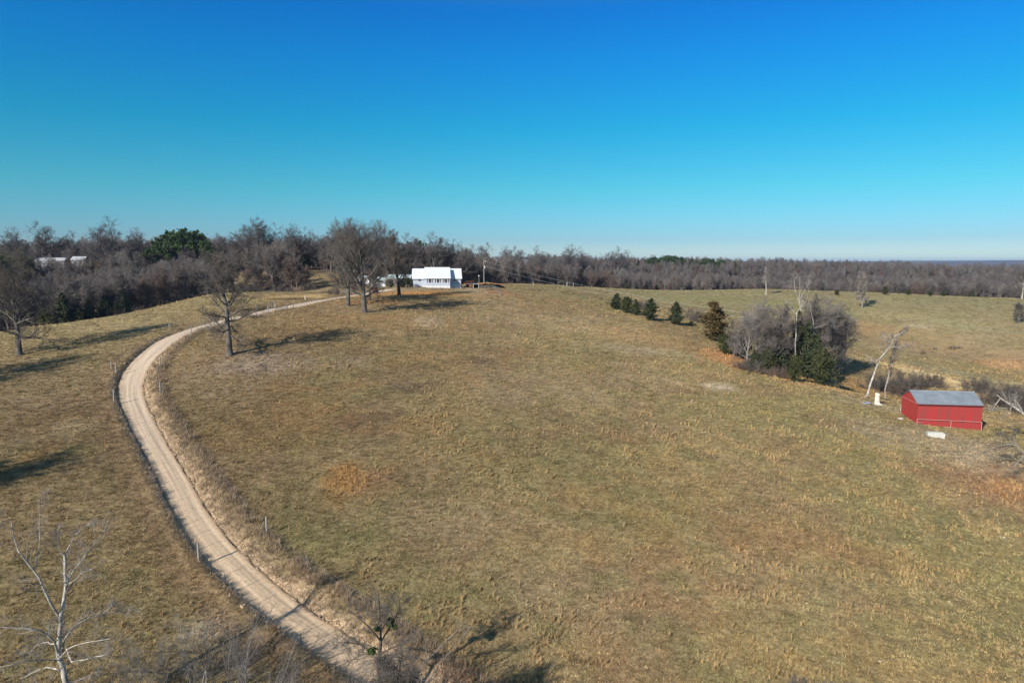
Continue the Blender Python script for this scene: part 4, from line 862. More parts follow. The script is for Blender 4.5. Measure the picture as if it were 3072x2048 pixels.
# tall trees on the left skyline
V5=(M_sky,M_sky)
BIG=[bare_tree(121,17,.34,.33,7.0,15,8,6,3,V5,up=.20,twig=.026,limb_r=.75,thick=1.9,low_ang=60,top_ang=25,tf=.6),bare_tree(122,17,.30,.38,5.2,13,8,6,3,V5,up=.24,twig=.026,limb_r=.75,thick=1.9,low_ang=42,top_ang=14,tf=.66),bare_tree(123,17,.38,.28,8.5,17,8,6,3,V5,up=.17,twig=.026,limb_r=.75,thick=1.9,low_ang=70,top_ang=28,tf=.56)]
for (u,v,t,k,l) in [(15,700,300,0,'thin bare tree on the skyline at the left edge'),(62,735,290,0,'bare tree on the skyline right of the left edge'),(135,686,300,0,'round crowned bare tree on the skyline above the far white house'),(205,712,305,2,'smaller skyline tree right of the round crowned one'),(180,730,310,0,'low skyline tree above the far white house'),
                    (318,678,290,2,'wide bare tree dominating the left skyline'),(285,720,300,0,'skyline tree at the left foot of the wide bare tree'),(392,700,305,0,'slim bare skyline tree left of the pines'),(250,745,310,0,'low skyline tree left of the wide bare tree'),
                    (668,715,300,0,'bare skyline tree right of the pines'),(700,705,305,0,'second bare skyline tree right of the pines'),(735,680,300,0,'round bare skyline tree above the clearing'),(778,662,295,1,'highest spiky bare tree on the left skyline'),(812,690,300,2,'wide bare skyline tree right of the highest spiky one'),
                    (890,688,285,0,'spiky bare tree left of the lawn oaks on the skyline'),(925,700,290,2,'broad bare tree left of the lawn oaks on the skyline'),(990,690,270,0,'bare tree behind the left lawn oak'),(1030,676,262,0,'tall bare tree rising behind the lawn oaks'),(1160,684,258,0,'tall bare tree behind the farmhouse left end'),
                    (1120,700,262,0,'bare tree between the lawn oak crowns'),(1230,718,262,0,'bare tree behind the slender dark oak'),(1300,716,258,0,'pale limbed bare tree behind the farmhouse roof'),(1335,735,262,0,'bare tree above the farmhouse ridge'),(1370,738,262,2,'bare tree behind the right end of the farmhouse'),
                    (1400,748,275,0,'bare tree right of the farmhouse ridge'),(1450,742,380,0,'bare skyline tree above the utility pole'),(1510,752,430,0,'bare skyline tree above the far roofs'),(1560,754,450,0,'bare skyline tree right of the far roofs'),(1620,756,470,2,'wide bare skyline tree over the middle of the far wood'),(1697,748,520,0,'round bare tree standing out of the far wood skyline'),(1740,756,540,2,'bare skyline tree right of the round one'),(1845,755,560,2,'fan shaped bare tree on the far wood skyline'),(1880,762,560,0,'bare skyline tree right of the fan shaped one')]:
    x,y,z,H=at_top(u,v,t); h_=max(6,H)/15.5; put('bare_tree',BIG[k],x,y,random.uniform(0,6),(h_*1.35,h_*1.35,h_),l)
for (u,v,t,k,l) in [(438,742,292,1,'small pine left of the pine group on the skyline'),(470,715,300,0,'outer left pine of the group on the left skyline'),(500,694,300,0,'bright green pine in the left half of the group'),(522,690,306,1,'pine beside the bright green one'),(548,686,300,0,'highest pine in the middle of the group'),(562,698,308,1,'narrow pine just right of the highest one'),(585,692,302,0,'dark pine in the right half of the group'),(605,700,306,1,'narrow dark pine in the right half of the group'),(618,718,298,0,'low dark pine near the right end of the group'),(632,735,300,1,'last small pine at the right end of the group'),(655,742,303,1,'small pine apart from the group on its right'),
                    (30,757,262,0,'dark pine at the left edge above the meadow wood'),(60,763,258,0,'second dark pine near the left edge'),(85,770,262,1,'third dark pine near the left edge'),(8,768,255,1,'dark pine cut by the left picture edge'),(1262,722,300,1,'small pine above the farmhouse left wing')]:
    x,y,z,H=at_top(u,v,t); put('pine_tree',PIN[k],x,y,random.uniform(0,6),(max(5,H)/15*.85,max(5,H)/15*.85,max(5,H)/15),l,'pine')
rg=random.Random(3)
for i,(u,v) in enumerate([(1943,772),(1953,770),(1966,771),(1975,769),(1985,767),(1995,772),(2005,770),(2013,768),(2022,768),(2030,769),(2046,772),(2075,777),(2092,778),(2108,779),(2124,777),(2140,777),(2163,776),(2205,781)]):
    x,y,z,H=at_top(u,v,700); H=max(8,H); H*=rg.uniform(.82,1.12); put('pine_tree',PIN[i%2],x,y,rg.uniform(0,6),(H/15*1.25,H/15*1.25,H/15),'dark pine on the ridge line of the far wood','pine','dark pines along the ridge of the far wood')
# cedars at the foot of the left wood
for (u,v,t,k,w,l) in [(185,876,172,4,1.6,'pointed dark cedar at the foot of the left wood'),(370,884,188,0,1.6,'broad dark cedar near the right end of the left wood'),(130,925,166,3,1.2,'low dark cedar left of the pointed one'),(262,895,178,0,1.2,'dark cedar in the middle of the left wood'),(305,888,182,1,1.5,'dark cedar left of the broad one'),(225,925,174,3,1.5,'low dark cedar between the pointed cedar and the wood centre'),(340,915,184,3,1.3,'low dark cedar under the broad cedar')]:
    x,y,z,H=at_top(u,v,t); H0=[8,8,9,6,9][k]; put('cedar_tree',CED[k],x,y,0,(H/H0*w*.8,H/H0*w*.8,H/H0),l,'cedar')
# ------------------------------------------------------------------ buildings
M_wall=ribbed('white_lap_siding',(.45,.49,.56),2,.16,.5,.55,.3,(3,(.40,.44,.51),.25),width=.15)
M_found=mat('painted_block',(.70,.71,.72),.8,(2,(.58,.58,.57),.25),(14,.3,.02))
M_wroof=ribbed('white_metal_roof',(.72,.75,.80),0,.42,.9,.4,.4,(.8,(.64,.67,.72),.3),width=.10)
M_trim=mat('white_trim',(.78,.79,.80),.5)
M_glass=mat('window_glass',(.012,.015,.02),.18,None,(2,.05,.01),.4)
M_shadeg=mat('window_blind',(.30,.31,.30),.4)
M_wood=mat('weathered_wood',(.17,.12,.085),.85,(3,(.30,.235,.18),.2),(12,.4,.02))
M_redwood=mat('red_brown_deck_stain',(.16,.065,.04),.8,(3,(.24,.11,.07),.2),(10,.3,.02))
M_concrete=mat('old_concrete',(.40,.38,.35),.9,(4,(.58,.56,.52),.2),(18,.4,.02))
M_galv=mat('galvanised_pipe',(.50,.51,.52),.45,(6,(.62,.63,.64),.2),None,.5,.6)
M_post=mat('grey_fence_post',(.22,.205,.185),.85,(6,(.38,.36,.33),.2),(16,.4,.02))
M_tpost=mat('steel_t_post',(.10,.12,.10),.6,None,None,.4,.3)
M_pale=mat('white_painted_post',(.58,.56,.52),.7,(5,(.42,.40,.36),.2))
M_rust=mat('rusty_brown_pipe',(.13,.055,.035),.7,(8,(.22,.11,.07),.2),None,.4,.4)
M_teal=ribbed('pale_green_metal_roof',(.42,.52,.50),0,.6,.8,.35,.5,(1,(.55,.62,.60),.3),width=.12)
def house():
    x,y,z,t=gplace(1314.7,863); rz=R(7)
    H=empty('farmhouse',(x,y,z),rz,'white farmhouse with white metal roof and three groups of front windows on the hilltop','house')
    w=3.75; b=MB()
    # centre block walls with real openings in the front wall
    op=[]
    for a0,a1 in [(705,725),(740,795),(810,830),(868,890),(905,960),(972,993),(1028,1050),(1062,1118),(1133,1155)]:
        op.append(((a0-932.5)*.01536-.02,(a1-932.5)*.01536+.02))
    z0,z1,e=1.55,2.86,3.10
    fr=MB(); xs=-w
    for a0,a1 in op:
        b.box(xs,a0,0,.15,.62,e); b.box(a0,a1,0,.15,.62,z0); b.box(a0,a1,0,.15,z1,e); xs=a1
    b.box(xs,w,0,.15,.62,e)
    b.box(-w,-w+.15,.15,3.3,.62,e+.0); b.box(w-.15,w,.15,3.3,.62,e)
    rid=(5.5,6.35); ey=-.40; s=(rid[1]-3.05)/(rid[0]-ey)
    def gable(xa,xb,y0,y1,zb,ry,rz_):   # triangular wall
        b.prism([(xa,y0,zb),(xa,y1,zb),(xa,ry,rz_)],(xb-xa,0,0))
    gable(-w,-w+.15,.0,11.2,e+.01,5.5,6.2); gable(w-.15,w,.0,11.2,e+.01,5.5,6.2)
    # wings
    b.box(-8.0,-6.28,3.3,3.45,.5,2.9); b.box(-5.48,-w-.002,3.3,3.45,.5,2.9); b.box(-6.28,-5.48,3.3,3.45,.5,1.95); b.box(-6.28,-5.48,3.3,3.45,2.72,2.9)
    b.box(-8.0,-7.85,3.45,11.2,.5,2.9); gable(-8.0,-7.85,3.3,11.2,2.91,7.3,5.75)
    b.box(w+.002,4.95,3.3,3.45,.9,2.9); b.box(5.55,7.4,3.3,3.45,.9,2.9); b.box(4.95,5.55,3.3,3.45,.9,1.9); b.box(4.95,5.55,3.3,3.45,2.7,2.9)
    b.box(7.25,7.4,3.45,11.2,.9,2.9); gable(7.25,7.4,3.3,11.2,2.91,7.3,5.75)
    b.box(-7.84,7.24,11.05,11.2,.3,2.88)
    b.build('wall',M_wall,H)
    f=MB(); f.box(-w-.04,w+.04,-.05,.14,-.8,.62); f.box(-w-.04,-w+.1,.14,3.28,-.8,.62); f.box(w-.1,w+.04,.14,3.28,-.8,.62)
    f.box(-8.04,-w-.05,3.25,3.44,-.8,.5); f.box(-8.04,-7.9,3.44,11.2,-.8,.5); f.box(w+.05,5.35,3.25,3.44,-.8,.9); f.box(6.15,7.44,3.25,3.44,-.8,.9); f.box(5.35,6.15,3.25,3.44,.72,.9); f.box(7.3,7.44,3.44,11.2,-.8,.9); f.build('foundation',M_found,H)
    # roofs (two slopes each, 6 cm thick)
    def roof(xa,xb,y0,z_0,ry,rz_,y1,name='roof'):
        r=MB(); th=.09
        r.prism([(xa,y0,z_0),(xa,ry,rz_),(xa,ry,rz_-th),(xa,y0,z_0-th)],(xb-xa,0,0))
        zb=rz_-(rz_-z_0)*(y1-ry)/(ry-y0); r.prism([(xa,ry+.002,rz_),(xa,y1,zb),(xa,y1,zb-th),(xa,ry+.002,rz_-th)],(xb-xa,0,0))
        o=r.build(name,M_wroof,H); g=MB(); g.box(xa,xb,y0-.06,y0-.003,z_0-.20,z_0-.02); g.build('gutter',M_trim,o)
        c=MB(); c.prism([(xa,ry-.18,rz_-.09),(xa,ry,rz_+.035),(xa,ry+.18,rz_-.09)],(xb-xa,0,0)); c.build('ridge_cap',M_trim,o)
    roof(-4.30,w+.25,ey,3.10,5.5,6.40,11.5)
    roof(-8.35,-4.305,2.9,2.92,7.3,5.98,11.6); roof(w+.255,7.75,2.9,2.92,7.3,5.98,11.6)
    def window(a0,a1,zl,zh,yy,mull=False,blind=False):
        fm=MB(); tt=.035
        fm.box(a0+.002,a0+tt,yy-.02,yy+.08,zl,zh); fm.box(a1-tt,a1-.002,yy-.02,yy+.08,zl,zh); fm.box(a0+tt,a1-tt,yy-.02,yy+.08,zl,zl+tt); fm.box(a0+tt,a1-tt,yy-.02,yy+.08,zh-tt,zh)
        if mull: fm.box((a0+a1)/2-.015,(a0+a1)/2+.015,yy-.01,yy+.07,zl+tt,zh-tt)
        o=fm.build('window',M_trim,H)
        p=MB(); p.box(a0+tt,a1-tt,yy+.04,yy+.055,zl+tt,zh-tt); p.build('pane',M_glass,o)
        if blind: q=MB(); q.box(a0+tt+.01,a1-tt-.01,yy+.025,yy+.036,zl+.45,zh-tt-.01); q.build('blind',M_shadeg,o)
    for a0,a1 in op: window(a0,a1,z0,z1,.02,a1-a0>.5)
    window(-6.28,-5.48,1.95,2.72,3.32,False,True); window(4.95,5.55,1.9,2.7,3.32)
    d=MB(); d.box(5.37,6.13,3.28,3.34,-.4,.70); d.build('crawl_space_door',M_trim,H)
    ch=MB(); ch.tube([(-2.0,6.6,5.6),(-2.0,6.6,6.55)],.08,8); ch.build('vent_pipe',M_galv,H)
    # railed porch on the right
    p=MB(); p.box(7.46,11.6,4.2,7.4,.95,1.12); dk=p.build('deck',M_redwood,H); q=MB()
    for k in range(8): xx=7.5+k*.57; q.box(xx,xx+.09,4.2,4.29,1.12,2.0)
    q.box(7.46,11.6,4.18,4.31,2.0,2.07); q.box(7.46,11.6,4.2,4.29,1.5,1.55); q.build('railing',M_redwood,dk)
    s_=MB()
    for k in range(4): s_.box(7.6+k*1.25,7.72+k*1.25,4.25,4.37,-.6,.95)
    s_.build('deck_post',M_redwood,dk)
    return H,x,y,z,rz
HS,hx,hy,hz,hrz=house()
def hl(X,Y,Z=0):   # house frame -> world
    c,s=math.cos(hrz),math.sin(hrz); return (hx+X*c-Y*s,hy+X*s+Y*c,hz+Z)
# handrail and steps leading to the porch
r=empty('metal_handrail',hl(7.9,2.4,-.2),hrz,'thin pipe handrail by the steps at the right end of the farmhouse','handrail')
m_=MB(); m_.tube([(0,0,.3),(.6,0,1.25),(3.4,.2,1.3),(3.5,.2,.2)],.035,6); m_.build('rail',M_galv,r)
# low outbuildings left of the house
def shed(u,v,t,W,D,Hh,rz,mr,mw,label,rise=.9,name='shed',cat='shed',win=0,door=True):
    a,b,c=ray(u,v); x,y=a*t,b*t; z=CAMZ+c*t; g=gz(x,y); z=min(z,g+.4)
    e=empty(name,(x,y,z),rz,label,cat); w=MB(); w.box(-W/2,W/2,0,.12,-1.5,Hh); w.box(-W/2,-W/2+.12,.12,D,-1.5,Hh); w.box(W/2-.12,W/2,.12,D,-1.5,Hh); w.box(-W/2+.12,W/2-.12,D-.12,D,-1.5,Hh)
    w.prism([(-W/2,0,Hh),(-W/2,D,Hh),(-W/2,D/2,Hh+rise)],(.12,0,0)); w.prism([(W/2-.12,0,Hh),(W/2-.12,D,Hh),(W/2-.12,D/2,Hh+rise)],(.12,0,0)); wo=w.build('wall',mw,e)
    ov=.3; s=rise/(D/2); r=MB(); zz=Hh-ov*s
    r.prism([(-W/2-.25,-ov,zz+.03),(-W/2-.25,D/2,Hh+rise+.03),(-W/2-.25,D/2,Hh+rise+.1),(-W/2-.25,-ov,zz+.1)],(W+.5,0,0))
    r.prism([(-W/2-.25,D/2+.002,Hh+rise+.03),(-W/2-.25,D+ov,zz+.03),(-W/2-.25,D+ov,zz+.1),(-W/2-.25,D/2+.002,Hh+rise+.1)],(W+.5,0,0)); r.build('roof',mr,e)
    for k in range(win):
        xx=-W/2+W*(k+.5)/win; f=MB(); f.box(xx-.45,xx+.45,-.05,-.003,1.1,2.1); o=f.build('window',M_trim,e); p=MB(); p.box(xx-.37,xx+.37,-.065,-.052,1.18,2.02); p.build('pane',M_glass,o)
    if door: f=MB(); f.box(W*.28,W*.28+.9,-.04,-.003,.02,2.0); f.build('door',M_trim,e)
    return e
M_far=mat('weathered_white_wall',(.34,.34,.35),.8)
M_farroof=mat('weathered_pale_roof',(.42,.43,.45),.7)
M_dkwall=mat('dark_brown_siding',(.10,.085,.075),.85,(2,(.16,.14,.12),.2))  # dark brown wall colour of the low outbuilding
M_greywall=ribbed('grey_block_wall',(.36,.36,.36),2,.2,.5)
shed(1196,857,229,7.6,6,2.5,R(-4),M_teal,M_dkwall,'low outbuilding with pale green metal roof left of the farmhouse behind the slender oak',1.1,'outbuilding','outbuilding',win=2)
shed(1135,853,236,5.0,4,2.3,R(12),M_teal,M_greywall,'small grey shed with a pale roof behind the largest lawn oak',.8,door=True)
shed(1092,832,250,4.0,4,2.4,R(5),M_wroof,M_greywall,'far shed with white roof glimpsed through the lawn oak crowns',.8)
e=shed(150,803,292,11,6,3.0,R(12),M_farroof,M_far,'distant long white house behind the left wood',1.2,'white_house','house',win=5)
e.location.z=CAMZ+ray(150,803)[2]*292
e=shed(233,801,290,5.0,6,3.0,R(12),M_farroof,M_far,'small white building right of the distant long white house',1.4,'white_house','house',win=2)
e.location.z=CAMZ+ray(233,801)[2]*290
e=shed(1512,790,585,15,9,2.4,R(3),M_galv,M_greywall,'distant low grey roofed building among the far trees right of the utility pole',1.2,'far_building','building')
e.location.z=CAMZ+ray(1512,790)[2]*585
e=shed(1565,790,590,9,8,2.2,R(-3),M_galv,M_greywall,'second distant low building among the far trees',1.0,'far_building','building')
e.location.z=CAMZ+ray(1565,790)[2]*590
# evergreen shrubs and red shrubs about the house
for (u,v,k,s,l) in [(1223,862,3,.50,'dark evergreen shrub against the left corner of the farmhouse'),(1205,862,3,.45,'dark evergreen shrub in front of the pale green roofed outbuilding'),(1172,862,3,.42,'low dark evergreen shrub left of the slender oak')]:
    x,y,z,t=gplace(u,v); put('evergreen_shrub',CED[k],x,y,u,(s*1.4,s*1.2,s),l,'shrub')
M_mar=mat('maroon_leaves',(.12,.025,.02),.8,(2,(.20,.05,.035),.2))
def redbush(u,v,s,l):
    x,y,z,t=gplace(u,v); put('red_shrub',conifer(int(u),1.6,1.2,(M_dark,M_mar),26,40,.14,shape=.4,base=.05),x,y,0,s,l,'shrub')
redbush(1124,878,1.0,'dark red shrub between the largest oak and the young tree'); redbush(1060,872,1.1,'dark red shrub behind the left lawn oak'); redbush(1210,861,.8,'dark red shrub in front of the outbuilding by the farmhouse')
# cellar mound right of the house
def mound():
    x0,y0,z0=hl(12.2,1.5); e=empty('retaining_wall',(x0,y0,z0-.1),hrz,'retaining wall coloured dark for shade, with a cellar opening below the leaf covered bank right of the farmhouse','retaining wall')
    w=MB(); w.box(-1.6,-.9,0,.3,-.6,1.25); w.box(.75,1.1,0,.3,-.6,1.25); w.box(-.9,.75,0,.3,1.05,1.25); w.box(-.9,.75,3.8,4.0,-.6,1.25); w.box(-.9,.75,.3,3.8,1.05,1.25); w.box(-1.0,-.9,.3,3.8,-.6,1.25); w.box(.75,.85,.3,3.8,-.6,1.25); w.box(1.1,4.6,.05,.3,-.6,.85); w.prism([(4.6,.05,-.6),(8.0,1.2,-.6),(8.0,1.2,.15),(4.6,.05,.85)],(0,.25,0)); w.build('wall',M_dkc,e)
    p=MB(); p.box(-.95,-.82,-.06,.0,-.5,1.30); p.box(.72,.85,-.06,.0,-.5,1.3); p.box(-.82,.72,-.06,0,1.18,1.3); p.build('frame',M_pale,e)
M_dkc=mat('shade_dark_concrete',(.06,.052,.045),.9,(3,(.11,.10,.085),.2),(8,.6,.04))  # wall shade painted in: colour darkened where the sun would light it
mound()
def leafmound():
    n=22; V=[];F=[]; 
    for i in range(n):
        for j in range(n):
            X=-2.0+i*12.5/(n-1); Y=.32+j*9.0/(n-1); q=max(0,1-((X-3.6)/6.2)**2)*max(0,1-((Y-2.8)/6.2)**2)
            edge=.25*min(1,j/3); h=-.55+2.05*q**.45*(1.0 if j>0 else .95)+.10*math.sin(i*1.7)*math.cos(j*2.1)
            V.append(hl(12.2+X,1.5+Y,h-.1))
    for i in range(n-1):
        for j in range(n-1): a=i*n+j; F.append((a,a+n,a+n+1,a+1))
    me=bpy.data.meshes.new('leaf_bank'); me.from_pydata(V,[],F); me.materials.append(mat('orange_leaf_litter',(.30,.12,.045),.95,(3.5,(.46,.24,.10),.15),(9,.9,.08))); 
    tag(obj('leaf_covered_bank',me),'leaf covered earth bank above the cellar wall','bank',kind='structure')
leafmound()
# ------------------------------------------------------------------ poles
def pole(u,vb,vt,label,t=None,lamp=True,trans=True,r=.14,m=None):
    x,y,z,tt=gplace(u,vb) if t is None else (*base_at(u,vb,t),t)
    H=CAMZ+ray(u,vt)[2]*tt-z; e=empty('utility_pole',(x,y,z),0,label,'utility pole'); p=MB(); p.tube([(0,0,-.5),(0,0,H*.5),(0,0,H)],[r,r*.85,r*.7],10); p.build('pole',m or M_wood2,e)
    if lamp: q=MB(); q.tube([(0,0,H-.35),(.35,-.1,H-.2),(.62,-.15,H-.25)],.03,6); l=q.build('lamp_arm',M_galv,e); h=MB(); h.tube([(.62,-.15,H-.5),(.62,-.15,H-.28),(.62,-.15,H-.15)],[.20,.18,.06],10); h.build('lamp_head',M_pale,l)
    if trans: q=MB(); q.tube([(.30,-.1,H-2.9),(.30,-.1,H-2.8),(.30,-.1,H-2.0),(.30,-.1,H-1.92)],[.15,.19,.19,.1],12); q.build('transformer',M_galv,e)
    return (x,y,z,H,e)
M_wood2=mat('grey_pole_wood',(.26,.235,.21),.85,(2,(.40,.37,.34),.2),(10,.3,.02)); M_dkpole=mat('dark_pole_wood',(.12,.09,.07),.85,(2,(.20,.16,.13),.2))
A=pole(1452,857,780,'tall utility pole with yard lamp and transformer right of the farmhouse'); B_=pole(2533,1077,972,'dark utility pole standing right of the tree clump',t=154,lamp=False,trans=False,m=M_dkpole)
x,y,z,H,e=B_; q=MB(); q.tube([(0,-.16,H-.3),(0,-.16,H+.15)],.05,8); q.build('insulator',M_pale,e)
# power lines between them
for k,(za,zb_,l) in enumerate([(-.35,-.1,'upper power line sagging from the farmhouse pole to the pole by the clump'),(-2.0,-1.2,'lower power line sagging from the farmhouse pole to the pole by the clump')]):
    P0=Vector((A[0],A[1],A[2]+A[3]+za)); P1=Vector((B_[0],B_[1],B_[2]+B_[3]+zb_)); pts=[]
    for i in range(41):
        s=i/40; p=P0.lerp(P1,s); p.z-=4*s*(1-s)*2.2; pts.append(p)
    tag(MB().tube(pts,.016,4).build('power_line',M_galv),l,'power line','power lines over the pasture')
# light post with white dome
x,y,z,t=gplace(1437,857); e=empty('lamp_post',(x,y,z),0,'white domed lamp post on the leaf covered bank','lamp post'); MB().tube([(0,0,-.3),(0,0,3.2)],.06,8).build('pole',M_wood2,e); MB().tube([(0,0,3.1),(0,0,3.25),(.05,0,3.5),(.05,0,3.6)],[.12,.30,.24,.08],12).build('lamp_head',M_pale,e)
for u,vb,vt,l in [(1529,790,774,'left thin light pole beside the distant building'),(1571,790,773,'right thin light pole beside the distant buildings')]:
    b_=base_at(u,vb,586); e=empty('light_pole',(b_[0],b_[1],b_[2]),0,l,'light pole'); hh=CAMZ+ray(u,vt)[2]*586-b_[2]; MB().tube([(0,0,-.5),(0,0,hh)],.16,6).build('pole',M_galv,e); MB().box(-.4,.4,-.2,.2,hh,hh+.25).build('lamp_head',M_galv,e)
# round hay bale, stump, metal sheet, trough
M_hay=mat('old_hay',(.26,.17,.085),.95,(4,(.42,.30,.16),.2),(9,.9,.06))
def hay():
    x,y,z,t=gplace(1460,848); e=empty('hay_bale',(x,y,z+.72),R(-35),'round brown hay bale beside the utility pole','hay bale'); n=28; V=[];F=[]
    rg=random.Random(4); prof=[(-.75,0),(-.75,.45),(-.74,.72),(-.6,.80),(0,.82),(.6,.80),(.74,.72),(.75,.45),(.75,0)]
    for px,pr in prof:
        for k in range(n): a=2*math.pi*k/n; rr=pr*(1+rg.uniform(-.03,.03)); V.append((px+rg.uniform(-.02,.02),rr*math.cos(a),rr*math.sin(a)*.97))
    for i in range(len(prof)-1):
        for k in range(n): F.append((i*n+k,i*n+(k+1)%n,(i+1)*n+(k+1)%n,(i+1)*n+k))
    me=bpy.data.meshes.new('bale'); me.from_pydata(V,[],F); me.materials.append(M_hay); obj('bale',me,e)
    b=MB()
    for xx in (-.4,-.13,.13,.4): b.tube([(xx,.835*math.cos(a),.835*math.sin(a)*.97) for a in np.linspace(0,6.283,25)],.012,4,False)
    b.build('twine',M_post,e)
hay()
def stump():
    x,y,z,t=gplace(2631,1212); e=empty('tree_stump',(x,y,z),0,'tall barkless white tree stump with flared roots near the barn','tree stump')
    n=18; V=[];F=[]; rg=random.Random(9); H=hof(0,1212,1177,t)
    prof=[(-.2,.85),(.05,.62),(.25,.46),(.6,.38),(1.1,.36),(H*.85,.37),(H,.36)]
    for i,(h,r0) in enumerate(prof):
        for k in range(n):
            a=2*math.pi*k/n; fl=1+(.35*math.cos(a*3+1)+.15*math.cos(5*a))*max(0,.5-h)*1.4; r_=r0*fl*(1+rg.uniform(-.04,.04)); V.append((r_*math.cos(a),r_*math.sin(a),h+(.10*math.cos(a*2)+rg.uniform(-.03,.03) if i==6 else 0)))
    for i in range(6):
        for k in range(n): F.append((i*n+k,i*n+(k+1)%n,(i+1)*n+(k+1)%n,(i+1)*n+k))
    F.append(tuple(6*n+k for k in range(n)))
    me=bpy.data.meshes.new('trunk'); me.from_pydata(V,[],F); me.materials.append(bark('bleached_wood',(.50,.42,.32),(.78,.72,.63),2)); me.polygons.foreach_set('use_smooth',[True]*len(F)); obj('trunk',me,e)
stump()
x,y,z,t=gplace(2603,1212); e=empty('bent_metal_sheet',(x,y,z+.05),R(12),'bent grey metal sheet lying left of the tall stump','metal sheet')
b=MB(); pr=[(-.9,0),(-.5,.12),(-.1,.05),(.3,.2),(.8,.03)]
for i in range(4): b.prism([(pr[i][0],-.45,pr[i][1]),(pr[i+1][0],-.45,pr[i+1][1]),(pr[i+1][0],.45,pr[i+1][1]+.1),(pr[i][0],.45,pr[i][1]+.1)],(0,0,.012))
b.build('sheet',M_galv,e)
x,y,z,t=gplace(2806,1309); e=empty('water_trough',(x,y,z),R(-14),'white concrete water trough on the grass in front of the red barn','trough'); e.rotation_euler=(0,R(2),R(-14))
b=MB(); L_,D_,H_=1.1,.42,.62; b.box(-L_,L_,-D_,-D_+.1,-.1,H_); b.box(-L_,L_,D_-.1,D_,-.1,H_); b.box(-L_,-L_+.1,-D_+.1,D_-.1,-.1,H_); b.box(L_-.1,L_,-D_+.1,D_-.1,-.1,H_); b.box(-L_+.1,L_-.1,-D_+.1,D_-.1,0,.1); b.build('basin',M_pale,e)
MB().box(-L_+.1,-.1,-D_+.1,D_-.1,.5,.56).build('cover',M_concrete,e)
# loose pale stones near the barn corner
for i,(u,v,s,l) in enumerate([(2702,1256,.28,'pale stone block at the left corner of the barn'),(2385,1142,.4,'heap of grey stones in front of the clump'),(3012,1612,.10,'small white stone in the lower right pasture'),(2640,1983,.09,'white stone at the bottom of the pasture')]):
    x,y,z,t=gplace(u,v); import bmesh; bm=bmesh.new(); bmesh.ops.create_icosphere(bm,subdivisions=2,radius=1); rg=random.Random(i)
    for vv in bm.verts: vv.co=Vector((vv.co.x*s*1.5,vv.co.y*s,vv.co.z*s*.6))*rg.uniform(.85,1.12)
    me=bpy.data.meshes.new('stone'); bm.to_mesh(me); me.materials.append(M_concrete); o=obj('stone',me); o.location=(x,y,z+s*.2); tag(o,l,'stone')
# ------------------------------------------------------------------ red barn
M_red=ribbed('red_metal_siding',(.36,.036,.034),0,.3,.6,.6,.25,(1.3,(.25,.050,.045),.10),width=.15)
M_redside=ribbed('red_metal_gable',(.37,.042,.038),1,.3,.6,.55,.35,(1.6,(.40,.045,.038),.2),width=.15)
for _m in (M_red,M_redside):
    _n=[n for n in _m.node_tree.nodes if n.type=='TEX_NOISE'][0]; _mp=_m.node_tree.nodes.new('ShaderNodeMapping'); _mp.inputs['Scale'].default_value=(2.2,2.2,.22); _l=_n.inputs['Vector'].links[0]; _s=_l.from_socket; _m.node_tree.links.new(_s,_mp.inputs['Vector']); _m.node_tree.links.new(_mp.outputs[0],_n.inputs['Vector'])
M_pink=mat('faded_red_pipe',(.55,.30,.27),.7,(6,(.45,.22,.2),.2))
M_broof=ribbed('grey_metal_roof',(.165,.19,.22),0,.62,.7,.42,.5,(.9,(.25,.28,.31),.25),width=.07)
M_redtrim=mat('dark_red_fascia',(.10,.02,.02),.6)
